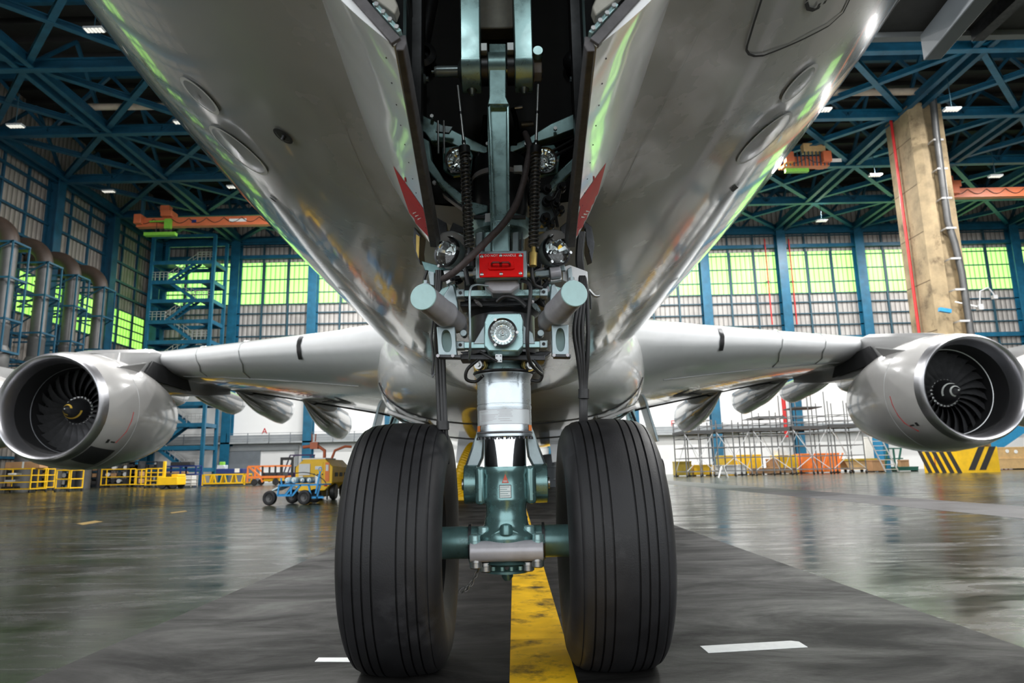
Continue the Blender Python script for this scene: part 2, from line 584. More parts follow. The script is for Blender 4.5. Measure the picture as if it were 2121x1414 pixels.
# green windows of the back wall, one per bay
for i in range(len(XK)):
    a, b = XK[i] + .6, (XK[i + 1] if i + 1 < len(XK) else XR) - .6
    if i + 1 < len(XK) and (XK[i + 1] < -14 or XK[i] > 12) or i + 1 == len(XK):
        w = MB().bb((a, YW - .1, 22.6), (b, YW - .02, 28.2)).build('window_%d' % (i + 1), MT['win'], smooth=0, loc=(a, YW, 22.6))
        struct(w)
        for z in (22.6, 24.1, 25.9, 27.75):
            MB().bb((a, YW - .2, z - .07), (b, YW - .08, z + .07)).build('window_bar', MT['mullion'], w, smooth=0)
        for j in (1, 2):
            xx = a + (b - a) * j / 3
            MB().bb((xx - .07, YW - .22, 22.6), (xx + .07, YW - .08, 28.2)).build('window_post', MT['mullion'], w, smooth=0)

# left wall
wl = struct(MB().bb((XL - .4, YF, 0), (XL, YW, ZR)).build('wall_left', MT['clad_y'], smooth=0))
for y in YK[1:]:
    MB().ibeam((XL + .65, y, 0), (XL + .65, y, ZC + .4), 1.1, 1.2, .12, (1, 0, 0)).build('steel_column', MT['blue_shaded'], wl, smooth=0)
for z in (3, 6, 9, 12, 14.5, 22.4, 24.0, 26.3, 28.4, 30):
    MB().bb((XL, 30, z - .12), (XL + .3, YW, z + .12)).build('wall_rail', MT['blue_shaded'], wl, smooth=0)
for y in YK:
    for j in (1, 2):
        yy = y - 9.9 * j / 3
        MB().bb((XL, yy - .1, 0), (XL + .22, yy + .1, ZC)).build('wall_post', MT['blue_shaded'], wl, smooth=0)
for i, y in enumerate(YK[:-1]):
    a, b = y - 9.9 + .6, y - .6
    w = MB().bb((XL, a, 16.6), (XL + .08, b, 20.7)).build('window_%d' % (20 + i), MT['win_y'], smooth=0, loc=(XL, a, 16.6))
    struct(w)
    for z in (16.6, 17.65, 18.7, 19.7, 20.7):
        t = .28 if z == 18.7 and i > 0 else .07
        MB().bb((XL + .05, a, z - t), (XL + .2, b, z + t)).build('window_bar', MT['mullion'], w, smooth=0)
    for j in (1, 2):
        yy = a + (b - a) * j / 3
        MB().bb((XL + .05, yy - .06, 16.6), (XL + .2, yy + .06, 20.7)).build('window_post', MT['mullion'], w, smooth=0)
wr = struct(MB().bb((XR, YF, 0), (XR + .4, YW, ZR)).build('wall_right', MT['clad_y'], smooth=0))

# roof: deck and the steel grid under it
ce = struct(MB().bb((XL - .4, YF, ZR), (XR + .4, YW + .4, ZR + .5)).build('ceiling', MT['roof'], smooth=0))
for k in range(24):
    y = 30 + k * 2.4
    MB().bb((XL, y - .12, ZR - .5), (XR, y + .12, ZR)).build('purlin', MT['roof'], ce, smooth=0)
for y in YK:
    for a, b in ((XL, XK[3]), (XK[5], XR)):
        MB().ibeam((a, y, ZC), (b, y, ZC), .55, .85, .1).build('cross_beam', MT['blue_shaded' if a < 0 else 'blue'], ce, smooth=0)  # lit steel colour on the right, shaded copy on the left
        MB().bar((a, y, ZR - .9), (b, y, ZR - .9), .4, .5).build('upper_chord', MT['blue_shaded'], ce, smooth=0)
for x in XK:
    if -18 < x < 12:
        continue
    mb = MB()
    for s in (-.55, .55):
        mb.ibeam((x + s, 26, ZC), (x + s, YW - .5, ZC), .42, .75, .09)
    mb.build('long_beam', MT['blue_shaded'], ce, smooth=0)
for i in range(len(XK)):
    x0, x1 = XK[i], XK[i] + 10.12
    if x1 > -14 and x0 < 12:
        continue
    x1 = min(x1, XR)
    for j in range(len(YK) - 1):
        y0, y1 = YK[j + 1], YK[j]
        m = MT['blue_shaded' if x0 < 0 else 'blue']
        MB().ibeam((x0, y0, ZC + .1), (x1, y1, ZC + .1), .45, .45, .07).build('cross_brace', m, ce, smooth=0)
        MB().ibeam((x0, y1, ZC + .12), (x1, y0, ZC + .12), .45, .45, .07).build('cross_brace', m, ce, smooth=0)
for i in range(len(XK)):
    x0 = XK[i]
    if x0 > -24 and x0 < 12:
        continue
    for j in (0, 1, 2, 3):
        xm = x0 + 5.06
        if xm > XR - 5:
            continue
        mb = MB()
        mb.bar((xm, YK[j], ZC), (x0, YK[j], ZR - .9), .28, .28).bar((xm, YK[j], ZC), (x0 + 10.12, YK[j], ZR - .9), .28, .28)
        mb.bar((x0, YK[j], ZC), (x0, YK[j] - 4.9, ZR - .9), .26, .26).bar((x0, YK[j] - 9.9, ZC), (x0, YK[j] - 4.9, ZR - .9), .26, .26)
        mb.build('web_brace', MT['blue_shaded'], ce, smooth=0)

# roof pipe
pr = MB().tube([P(140, 222, 53) + V((0, 0, 0)), P(470, 219, 53)], .28, 12)
tag(pr.build('roof_pipe', MT['tan_pipe'], loc=P(140, 222, 53)), 'tan roof pipe running level among the trusses above the grey ducts', 'pipe')

# ceiling lamps
MT['lamp_on'] = mat('lamp_tubes', (.8, .8, .76), .5, emit=(1.0, .95, .85), es=.6, var=0)
LAMPS = [(195, 63, 40, 'fluorescent roof lamp high up, alone between the two steep blue beams'),
         (375, 254, 54, 'fluorescent roof lamp hanging just under the tan roof pipe'),
         (32, 262, 50, 'dim fluorescent roof lamp nearest the ribbed side wall with the ducts'),
         (225, 397, 66, 'fluorescent roof lamp above the blue stair tower and orange crane'),
         (484, 388, 62, 'fluorescent roof lamp half hidden by the fuselage, above the orange crane beam'),
         (1705, 229, 50, 'fluorescent roof lamp beside the fuselage under the elbowed roof pipe'),
         (1972, 228, 50, 'fluorescent roof lamp near the top of the concrete pillar'),
         (1813, 364, 64, 'fluorescent roof lamp close to the red pipe on the concrete pillar'),
         (2062, 366, 64, 'fluorescent roof lamp just above the long orange crane beam by the pillar'),
         (1702, 458, 76, 'fluorescent roof lamp in front of the back wall, lowest in view'),
         (612, 8, 30, 'fluorescent roof lamp above the nose of the airliner')]
for i, (px, py, Y, lb) in enumerate(LAMPS[:10]):
    p = P(px, py, Y)
    t = thing('ceiling_lamp', lb, 'lamp', p, 'fluorescent lamps under the roof')
    MB().box(p + V((0, 0, .09)), (1.25, .5, .14)).build('lamp_housing', MT['wall_grey'], t, smooth=0)
    mb = MB()
    for k in range(5):
        mb.box(p + V((-.48 + .24 * k, 0, 0)), (.15, .45, .05))
    mb.build('lamp_tubes', MT['lamp_on'], t, smooth=0)
    MB().cyl(p + V((0, 0, .15)), V((p.x, p.y, max(p.z + .5, ZC + (.2 if p.z < ZC else 6)))), .03, n=6).build('hanger', MT['mullion'], t, smooth=0)
# ------------------------------------------------------------------ the airliner
X0, YG = -.05, 3.75
air = thing('airliner', 'huge white four-engined airliner parked nose-on, nose wheels straddling the yellow line', 'airliner', (X0, YG, 0))


def fus(y):
    """half width, bottom height and upper half height of the fuselage at world depth y"""
    s = max(0.0, y + 1.3)
    q = max(0.0, 1 - s / 10.0)
    a = 3.57 * (1 - q ** 2.2) ** .52 if s > 0 else 0
    b = 2.55 + 2.2 * max(0, 1 - s / 6.5) ** 3
    if y > 44:
        k = min(1, (y - 44) / 28)
        a *= 1 - .75 * k ** 1.4
        b += 3.8 * k ** 1.5
    return a, b, 4.8 * a / 3.57


def fus_pt(y, ph, off=0.0):
    """point of the skin at depth y, angle ph from straight down (+ = right)"""
    a, b, h = fus(y)
    c = b + a
    if abs(ph) <= PI / 2:
        return V((X0 + (a + off) * math.sin(ph), y, c - (a + off) * math.cos(ph)))
    return V((X0 + (a + off) * math.sin(ph), y, c - (h + off) * math.cos(ph)))


def fus_hit(px, py):
    d = ray(px, py)
    t = 1.5
    for _ in range(4000):
        p = CAM + d * t
        a, b, h = fus(p.y)
        if math.hypot(p.x - X0, p.z - b - a) <= a and p.y > -1:
            break
        t += .004
    a, b, h = fus(p.y)
    n = V((p.x - X0, 0, p.z - b - a)).normalized()
    return p, n


def snap(p, off):
    a, b, h = fus(p.y)
    q = V((p.x - X0, 0, p.z - b - a))
    q = q.normalized() * (a + off)
    return V((X0 + q.x, p.y, b + a + q.z))


BX, BY0, BY1 = .46, .75, 3.98     # wheel bay opening half width and ends
ys = [-1.28, -1.2, -1.0, -.7, -.3, .2, BY0] + [BY0 + (BY1 - BY0) * k / 10 for k in range(1, 11)] + [4.5, 5, 5.6, 6.4, 7.4, 8.7, 10, 12, 15, 18, 22, 27, 33, 38, 44, 48, 52, 56, 60, 64, 68, 72]
rows, holes = [], []
for y in ys:
    a = fus(y)[0]
    p0 = math.asin(min(.95, BX / a)) if a > .8 else .9
    half = [p0 * k / 3 for k in range(4)] + [p0 + (PI - p0) * k / 26 for k in range(1, 27)]
    angs = [-q for q in reversed(half[1:-1])] + half
    rows.append([fus_pt(y, q) for q in angs])
n = len(rows[0])
mid = 28 - 1 + 0
mb = MB()
vs = [p for r in rows for p in r]
fs = []
zero = angs.index(0)
for i in range(len(rows) - 1):
    for k in range(n):
        k2 = (k + 1) % n
        if zero - 3 <= k < zero + 3 and BY0 - .01 <= ys[i] and ys[i + 1] <= BY1 + .01:
            continue
        fs.append((i * n + k, i * n + k2, (i + 1) * n + k2, (i + 1) * n + k))
fs.append(tuple(range(n)))
fs.append(tuple(range(len(vs) - n, len(vs))))
mb.add(vs, fs)
fuse = mb.build('fuselage', MT['belly'], air, smooth=50)

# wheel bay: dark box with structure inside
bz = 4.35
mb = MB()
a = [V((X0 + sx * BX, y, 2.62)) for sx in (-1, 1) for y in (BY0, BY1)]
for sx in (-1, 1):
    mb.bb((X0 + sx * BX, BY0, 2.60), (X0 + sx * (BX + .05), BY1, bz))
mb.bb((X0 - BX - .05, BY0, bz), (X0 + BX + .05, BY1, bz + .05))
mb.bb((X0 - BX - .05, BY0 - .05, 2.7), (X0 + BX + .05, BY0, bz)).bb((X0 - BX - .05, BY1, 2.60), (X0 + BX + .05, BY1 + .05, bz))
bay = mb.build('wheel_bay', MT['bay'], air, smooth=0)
for sx in (-1, 1):
    for y in (1.6, 2.2, 2.8, 3.4):
        MB().bar((X0 + sx * .44, y, 2.7), (X0 + sx * .44, y, bz), .06, .09, (0, 1, 0)).build('bay_rib', MT['dark_metal'], bay, smooth=0)
mb = MB().tube([P(905, -60, 4.0), P(868, 120, 3.95), P(862, 140, 3.95)], .05, 12).lathe([(.02, 0), (.085, .01), (.085, .03), (.05, .05)], P(877, 118, 3.9), (0, -1, 0), 20)
mb.build('retraction_rod', MT['dark_metal'], bay)
mb = MB().tube([P(1230, -60, 4.0), P(1200, 120, 3.95)], .045, 12).sph(P(1190, 128, 3.9), .075, 14)
mb.build('retraction_rod', MT['dark_metal'], bay)
MB().tube([P(820, -40, 3.0), P(832, 60, 3.3), P(838, 190, 3.7)], .045, 10).build('bay_pipe', MT['dark_metal'], bay)
MB().tube([P(845, -40, 3.2), P(850, 100, 3.5), P(852, 230, 3.8)], .02, 8).build('bay_pipe', MT['hose'], bay)
for x, m in ((870, 'teal_grey'), (1198, 'teal_grey')):
    s = 1 if x > 1000 else -1
    mb = MB().sph(P(x, 165, 3.85), .045).bar(P(x, 168, 3.85), P(x + s * 4, 225, 3.85), .05, .04, (0, 1, 0)).cyl(P(x - 18, 165, 3.85), P(x + 18, 165, 3.85), .02, n=10)
    mb.build('hinge_link', MT[m], bay, bev=.004)
mb = MB()
for k in range(16):
    px, py = random.uniform(905, 950), random.uniform(0, 90)
    mb.box(P(px, py, 4.0), (random.uniform(.02, .06), .03, random.uniform(.02, .07)))
mb.build('electric_unit', MT['beige'], bay, bev=.003)

# markings and openings on the skin
def skin_ring(px, py, r, w, name, m, fill=None, stretch=1.0):
    p, nn = fus_hit(px, py)
    e1 = V((0, 1, 0))
    e2 = nn.cross(e1)
    rr = [[snap(p + (e1 * math.cos(t) * stretch + e2 * math.sin(t)) * q, .006) for t in [2 * PI * k / 48 for k in range(48)]] for q in (r - w, r)]
    rg = MB().grid(rr, closed=True).build(name, m, fuse, smooth=80)
    if fill:
        rr = [[snap(p + (e1 * math.cos(t) * stretch + e2 * math.sin(t)) * q, .004) for t in [2 * PI * k / 48 for k in range(48)]] for q in (.01, r * .5, r - w)]
        MB().grid(rr, closed=True).build(fill[0], fill[1], fuse, smooth=80)


for px, py, r in ((415, 198, .115), (495, 313, .20), (1655, 172, .115), (1583, 288, .20)):
    skin_ring(px, py, r, .02, 'ring_marking', MT['ring'], ('sensor_patch', MT['patch']), 1.3)
skin_ring(587, 280, .055, .015, 'drain_port_rim', MT['line_grey'], ('drain_port', MT['black']), 1.3)
p, nn = fus_hit(589, 281)
MB().cyl(p + nn * .0, p + nn * .03, .012).build('drain_mast', MT['dark_metal'], fuse)


def skin_line(pts, w, name, m, sub=10, off=.005):
    hs = [fus_hit(x, y)[0] for x, y in pts]
    dense = []
    for i in range(len(hs) - 1):
        dense += [hs[i].lerp(hs[i + 1], k / sub) for k in range(sub)]
    dense.append(hs[-1])
    L_, R__ = [], []
    for i, q in enumerate(dense):
        t = (dense[min(i + 1, len(dense) - 1)] - dense[max(i - 1, 0)]).normalized()
        a, b, h = fus(q.y)
        nn = V((q.x - X0, 0, q.z - b - a)).normalized()
        s = t.cross(nn).normalized() * (w / 2)
        L_.append(snap(q + s, off))
        R__.append(snap(q - s, off))
    return MB().grid([L_, R__]).build(name, m, fuse, smooth=80)


skin_line([(1577, -6), (1560, 45), (1546, 92), (1545, 102), (1550, 110), (1562, 114), (1580, 113), (1650, 85), (1715, 52), (1745, 25), (1760, -6)], .012, 'access_door_gap', MT['ink'])
skin_line([(1669, 4), (1672, 16), (1684, 19), (1697, 13)], .018, 'latch_marking', MT['ink'])
for x, y in ((1692, 10), (1668, -2), (1704, 4)):
    skin_line([(x, y), (x + 6, y - 3)], .02, 'stencil_mark', MT['ink'])
skin_line([(1262, 440), (1330, 300), (1396, 170), (1450, 60)], .006, 'skin_joint', MT['patch'])
skin_line([(690, 200), (740, 330), (790, 430), (840, 500)], .006, 'skin_joint', MT['patch'])
skin_line([(1518, 388), (1523, 392)], .05, 'static_port', MT['line_grey'])
skin_line([(563, 411), (570, 414)], .06, 'static_port', MT['line_grey'])

MT['fairing'] = mat('belly_fairing_white', (.66, .67, .67), .24, var=.04, coat=1.0)
# belly fairing between the wings
def sup(y, w, zt, zb, n=48, e=2.6):
    zc, h = (zt + zb) / 2, (zt - zb) / 2
    r = []
    for k in range(n):
        a = 2 * PI * k / n
        ca, sa = math.cos(a), math.sin(a)
        r.append(V((X0 + w * math.copysign(abs(ca) ** (2 / e), ca), y, zc + h * math.copysign(abs(sa) ** (2 / e), sa))))
    return r


secs = [(14, .6, 3.2, 2.7), (15.2, 2.0, 4.4, 2.45), (16.5, 2.9, 5.0, 2.33), (18, 3.5, 5.4, 2.22), (20, 3.95, 5.6, 2.1), (22.5, 4.3, 5.7, 2.0), (26, 4.5, 5.7, 1.95), (32, 4.5, 5.6, 1.95), (38, 4.4, 5.4, 2.0), (42, 3.7, 5.2, 2.3), (46, 2.0, 4.8, 2.8)]
fair = MB().grid([sup(*q) for q in secs], closed=True).build('belly_fairing', MT['fairing'], air, smooth=60)
for q_ in ((18.6, 3.66, 5.45, 2.18), (23.4, 4.36, 5.72, 1.975)):
    MB().tube(sup(*q_, n=72)[38:71], .018, 6).build('fairing_gap', MT['line_grey'], fair)
# ram air inlets on the fairing
for s in (-1, 1):
    for (c, ux) in ((V((X0 + s * 2.95, 20.4, 2.42)), 1),):
        ex = V((s * .9, .25, .33)).normalized()
        ey = V((-.15 * s, 1, -.12)).normalized()
        ez = ex.cross(ey).normalized()
        fr = MB()
        for a, b in (((-.62, -.6), (.62, -.6)), ((.62, -.6), (.5, .6)), ((.5, .6), (-.5, .6)), ((-.5, .6), (-.62, -.6))):
            fr.bar(c + ex * a[0] + ey * a[1], c + ex * b[0] + ey * b[1], .1, .1, ez)
        fr.build('inlet_frame', MT['nacelle'], fair, bev=.02)
        MB().box(c - ez * .0, (1.15, 1.2, .04), ez, ex).build('ram_inlet', MT['patch'], fair, smooth=0)
        MB().box(c + ey * .42 , (1.0, .3, .06), ez, ex).build('inlet_mouth', MT['black'], fair, smooth=0)

# ------------------------------------------------------------------ wings
#        x     LE y   LE z   TE y   TE z   thickness
WST = [(2.6, 17.6, 4.55, 36.6, 3.2, 2.5), (4.2, 19.4, 4.75, 36.8, 3.45, 2.35), (6.0, 21.0, 4.95, 37.0, 3.85, 2.1), (8.5, 22.9, 5.2, 37.2, 4.35, 1.8),
       (11.5, 25.1, 5.45, 37.5, 5.0, 1.5), (14.6, 27.3, 5.7, 38.0, 5.6, 1.25), (20, 31.3, 6.1, 41.0, 6.2, .98), (26, 35.7, 6.5, 44.2, 6.7, .75), (33, 40.8, 6.9, 48.0, 7.2, .55), (39.5, 45.6, 7.3, 50.6, 7.6, .3)]


def wst(x):
    for i in range(len(WST) - 1):
        if x <= WST[i + 1][0]:
            break
    a, b = WST[i], WST[i + 1]
    k = (x - a[0]) / (b[0] - a[0])
    return [a[j] + (b[j] - a[j]) * k for j in range(6)]


def wpt(s, x, c, side, off=0.0):
    """wing skin point: s = +-1, spanwise x, chord fraction c, side +1 upper / -1 lower"""
    _, ly, lz, ty, tz, th = wst(x)
    yt = 5 * (.2969 * math.sqrt(c) - .126 * c - .3516 * c * c + .2843 * c ** 3 - .1015 * c ** 4)
    cam_ = .35 * th * (1 - (2 * c - 1) ** 2) * .25
    return V((X0 + s * x, ly + (ty - ly) * c, lz + (tz - lz) * c + cam_ + side * (yt * th * (1.05 if side < 0 else .95) + off)))


cs = [0.5 * (1 - math.cos(PI * k / 16)) for k in range(17)]
cs[0] = 0.0
for s in (-1, 1):
    rows = []
    for i in range(len(WST) - 1):
        for k in range(3 if i < 6 else 2):
            x = WST[i][0] + (WST[i + 1][0] - WST[i][0]) * k / (3 if i < 6 else 2)
            rows.append([wpt(s, x, c, 1) for c in reversed(cs)] + [wpt(s, x, c, -1) for c in cs[1:-1]])
    rows.append([wpt(s, 39.5, c, 1) for c in reversed(cs)] + [wpt(s, 39.5, c, -1) for c in cs[1:-1]])
    mb = MB().grid(rows, closed=True)
    nn_ = len(rows[0])
    mb.f.append(tuple(range(len(mb.v) - nn_, len(mb.v))))
    mb.m.append(0)
    w = mb.build('wing', [MT['white'], MT['wing_under']], air, smooth=60)
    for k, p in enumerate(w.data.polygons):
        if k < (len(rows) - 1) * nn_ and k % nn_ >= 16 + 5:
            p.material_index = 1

    def wline(pts, name, m, r=.03):
        MB().tube([wpt(s, x, c, sd, .004) for x, c, sd in pts], r, 6).build(name, m, w)
    # slat ends and panel joints
    for x in (9.6, 11.9):
        wline([(x + (.25 if c > .05 else .1 * c), c, sd) for c, sd in ((.10, 1), (.06, 1), (.03, 1), (.01, 1), (0, 1), (.01, -1), (.03, -1), (.07, -1), (.12, -1))], 'slat_gap', MT['patch'], .025)
    wline([(x, .13, -1) for x in (5, 7, 9, 11, 12.5, 13.6)], 'slat_edge_gap', MT['patch'], .02)
    wline([(x, .72, -1) for x in (5, 7, 9, 11, 13, 14.6, 18, 22, 26, 30)], 'flap_gap', MT['line_grey'], .05)
    # leading edge light slit
    L_, R__ = [], []
    for c, sd in ((.02, 1), (.012, 1), (.004, 1), (0, 1), (.004, -1), (.012, -1), (.018, -1)):
        L_.append(wpt(s, 6.75, c, sd, .01) + V((0, -.02, 0)))
        R__.append(wpt(s, 6.92, c, sd, .01) + V((0, -.02, 0)))
    MB().grid([L_, R__]).build('wing_light', MT['dark_metal'], w, smooth=60)
    # dark vent slots under the wing
    for x, c in ((6.6, .36), (7.3, .40)):
        q = wpt(s, x, c, -1, .01)
        MB().box(q, (.65, .75, .05), (0, 0, 1), (.9, .5 * s, .15)).build('vent_slot', MT['black'], w, smooth=0)
    # flap track fairings
    for x, ln, hh, ww in ((9.8, 9.6, 1.75, 1.05), (13.3, 9.2, 1.5, .95), (16.6, 8.6, 1.3, .9), (21, 6.5, 1.0, .75), (26, 6, .9, .7)):
        _, ly, lz, ty, tz, th = wst(x)
        y0 = ty - ln * .62
        rows = []
        zl = wpt(s, x, .95, -1).z
        for k in range(15):
            u = k / 14
            y = y0 + ln * u
            c = min(.97, max(0, (y - ly) / (ty - ly)))
            top = wpt(s, x, c, -1).z + .12
            env = max(.03, math.sin(PI / 2 * min(1, u / .72)) ** 1.1)
            if u > .78:
                env *= 1 - .75 * ((u - .78) / .22) ** 1.5
            dep = hh * env
            wd = ww * max(.05, min(1, env * 1.15)) / 2
            drop = .35 * hh * max(0, u - .55)
            r = []
            for j in range(18):
                a = 2 * PI * j / 18
                sa = math.sin(a)
                r.append(V((X0 + s * x + wd * math.cos(a) * (1 if sa > 0 else 1), y, top - drop - dep / 2 + (dep / 2) * math.copysign(abs(sa) ** .8, sa))))
            rows.append(r)
        mb = MB().grid(rows, closed=True)
        mb.f += [tuple(range(18)), tuple(range(14 * 18, 15 * 18))]
        mb.m += [0, 0]
        mb.build('flap_track_fairing', MT['canoe'], w, smooth=60)
    # wing landing gear door and leg, mostly behind the nose tyres
    for px in ((752,) if s < 0 else (1366,)):
        q = V((X0 + s * 5.9, 32.5, 0))
        MB().bar(q + V((0, 0, .9)), q + V((-.4 * s, 0, 4.2)), .4, .4).build('main_leg', MT['teal'], w)
        MB().bar(q + V((s * .75, -.2, 2.1)), q + V((s * .2, -.2, 4.3)), .12, 1.4, (0, 1, 0)).build('main_gear_door', MT['teal_grey'], w, bev=.02)
        MB().tube([q + V((-.5 * s, -.6, 3.9)), q + V((0, -.5, 2.6)), q + V((.1 * s, -.4, 1.4))], .06, 8).build('gear_pipe', MT['dark_metal'], w)
        for dx in (-.65, .65):
            for dy in (-.85, .85):
                c = q + V((dx, dy, .7))
                MB().lathe([(.25, -.24), (.45, -.26), (.62, -.22), (.69, -.1), (.69, .1), (.62, .22), (.45, .26), (.25, .24)], c, (1, 0, 0), 28, cap=True).build('main_tyre', MT['tyre'], w, smooth=50)
        MB().bar(q + V((0, -.9, .7)), q + V((0, .9, .7)), .3, .3).cyl(q + V((-.9, -.85, .7)), q + V((.9, -.85, .7)), .1).cyl(q + V((-.9, .85, .7)), q + V((.9, .85, .7)), .1).build('bogie', MT['teal'], w)

# body gear doors hanging behind the nose gear
for s in (-1, 1):
    q = V((X0 + s * 1.72, 27, 1.6))
    d = MB().bar(q + V((s * .16, 0, -.35)), q + V((-s * .02, 0, 1.4)), .72, .07, (0, 1, 0)).build('body_gear_door', MT['door_white'], air, bev=.01)
    MB().bar(q + V((s * .1, -.05, .55)), q + V((s * .095, -.05, .6)), .7, .02, (0, 1, 0)).build('door_joint', MT['line_grey'], d, smooth=0)
    for k in (-.25, .25):
        MB().bar(q + V((k + s * .02, -.05, 1.15)), q + V((k + s * .02, -.05, 1.3)), .03, .03, (0, 1, 0)).build('door_latch', MT['ink'], d, smooth=0)
    q = V((X0 + s * 1.15, 24.0, 2.7))
    MB().bar(q + V((s * .3, 0, -.6)), q + V((0, 0, .8)), .75, .06, (0, 1, 0)).build('body_gear_door', MT['door_white'], air, bev=.01)

# ------------------------------------------------------------------ engines
def engine(ex, ey, ez, sc, mark, s, lit):
    o = V((X0 + ex, ey, ez))
    A = V((0, 1, 0))
    prof = [(1.76, .32), (1.84, .6), (1.91, 1.1), (1.955, 1.7), (1.965, 2.3), (1.93, 3.0), (1.84, 3.7), (1.69, 4.5), (1.54, 5.1), (1.40, 5.6), (1.36, 5.6), (1.30, 5.2), (1.15, 4.6), (.9, 4.4)]
    nc = MB().lathe([(r * sc, t * sc) for r, t in prof], o, A, 72).build('engine_nacelle', MT['nacelle'], air, smooth=40)
    lip = [(1.47, .62), (1.48, .42), (1.50, .25), (1.54, .12), (1.59, .03), (1.635, 0), (1.68, .03), (1.725, .13), (1.765, .322)]
    MB().lathe([(r * sc, t * sc) for r, t in lip], o, A, 72).build('inlet_lip', MT['lip'], nc, smooth=60)
    MB().lathe([(r * sc, t * sc) for r, t in [(1.472, .6), (1.43, 1.0), (1.44, 1.55), (1.45, 2.0)]], o, A, 72).build('inlet_duct', MT['duct'], nc, smooth=60)
    MB().lathe([(r * sc, t * sc) for r, t in [(1.435, 1.30), (1.415, 1.31), (1.415, 1.345), (1.437, 1.36)]], o, A, 72).build('fan_case_ring', MT['bolt' if s > 0 else 'dark_metal'], nc, smooth=60)  # darker metal on the left stands for the shade inside that inlet
    MB().lathe([(.02, 2.05), (1.44, 2.05)], o, A, 40).build('fan_back', MT['black'], nc, smooth=0)
    MB().lathe([(r * sc, t * sc) for r, t in [(.012, .86), (.07, .90), (.15, 1.0), (.24, 1.14), (.33, 1.30), (.40, 1.45), (.44, 1.6), (.45, 1.8)]], o, A, 40).build('spinner', MT['black'], nc, smooth=60)
    # swirl painted on the spinner: thin raised bands following the cone
    def cone(t):
        tt = [.86, .90, 1.0, 1.14, 1.30, 1.45, 1.6]
        rr = [.012, .07, .15, .24, .33, .40, .44]
        for i in range(6):
            if t <= tt[i + 1]:
                return rr[i] + (rr[i + 1] - rr[i]) * (t - tt[i]) / (tt[i + 1] - tt[i])
        return .44
    m = MT['yellow_mark'] if mark == 'yellow' else MT['white_mark']
    for a0, a1, t0, t1, w in ((.2, 4.7, .98, 1.04, .05), (1.2 if s > 0 else 3.2, 3.6 if s > 0 else 6.2, 1.16, 1.26, .055)):
        rows = []
        for k in range(25):
            u = k / 24
            a, t = a0 + (a1 - a0) * u, t0 + (t1 - t0) * u
            rows.append([o + (A * (t + dt) + V((math.cos(a), 0, math.sin(a))) * (cone(t + dt) + .004)) * sc for dt in (-w / 2, 0, w / 2)])
        MB().grid(rows).build('spinner_swirl', m, nc, smooth=60)
    MB().sph(o + A * .865 * sc, .03 * sc).build('spinner_tip', MT['white_mark'] if mark != 'yellow' else MT['bolt'], nc)
    NB = 24
    for k in range(NB):
        a0 = 2 * PI * k / NB
        rows = []
        for i in range(8):
            u = i / 7
            r = .40 + (1.425 - .40) * u
            ch = .34 + .22 * math.sin(PI * min(1, u * 1.05)) - .04 * u
            st = R_(28 + 32 * u)
            sw = .22 * math.sin(u * PI) * .55 - .16 * u * u
            row = []
            for j in range(5):
                w = j / 4 - .5
                ax_ = 1.66 + w * ch * math.cos(st) - .10 * u * 0
                tg = w * ch * math.sin(st) * (1 if s > 0 else 1)
                a = a0 + (sw + tg) / max(r, .45)
                row.append(o + (A * ax_ + V((math.cos(a), 0, math.sin(a))) * r) * sc)
            rows.append(row)
        b = MB().grid(rows).build('fan_blade', MT['fan'], nc, smooth=60)
    for k in range(NB):
        a = 2 * PI * (k + .45) / NB
        if abs(ex) < 20:
            MB().box(o + (A * 1.585 + V((math.cos(a), 0, math.sin(a))) * .448) * sc, (.075 * sc, .03 * sc, .07 * sc)).build('blade_root_cap', MT['ring'], nc, smooth=0)
    # core nozzle, plug
    MB().lathe([(r * sc, t * sc) for r, t in [(1.1, 4.5), (1.02, 5.6), (.86, 6.4), (.72, 6.9), (.68, 6.9), (.62, 6.5)]], o + V((0, 0, .1)), A, 40).build('core_nozzle', MT['dark_metal'], nc, smooth=40)
    MB().lathe([(r * sc, t * sc) for r, t in [(.6, 6.4), (.45, 7.1), (.2, 7.7), (.03, 7.9)]], o + V((0, 0, .1)), A, 30).build('exhaust_plug', MT['dark_metal'], nc, smooth=40)
    # joint line around the cowl, service panels
    MB().lathe([(r * sc, t * sc) for r, t in [(1.957, 1.74), (1.968, 1.75), (1.957, 1.76)]], o, A, 72).build('cowl_gap', MT['patch'], nc, smooth=60)

    def npt(t, a, off=.006):
        rr = [(.32, 1.76), (.6, 1.84), (1.1, 1.91), (1.7, 1.955), (2.3, 1.965), (3.0, 1.93), (3.7, 1.84), (4.5, 1.69), (5.1, 1.54), (5.6, 1.4)]
        for i in range(9):
            if t <= rr[i + 1][0]:
                break
        r = rr[i][1] + (rr[i + 1][1] - rr[i][1]) * (t - rr[i][0]) / (rr[i + 1][0] - rr[i][0])
        return o + (A * t + V((math.cos(a) * -s, 0, math.sin(a))) * (r + off)) * sc

    def npatch(t0, t1, a0, a1, name, m):
        MB().grid([[npt(t0 + (t1 - t0) * i / 6, a0 + (a1 - a0) * j / 8) for j in range(9)] for i in range(7)]).build(name, m, nc, smooth=60)
    return o, nc, npt, npatch


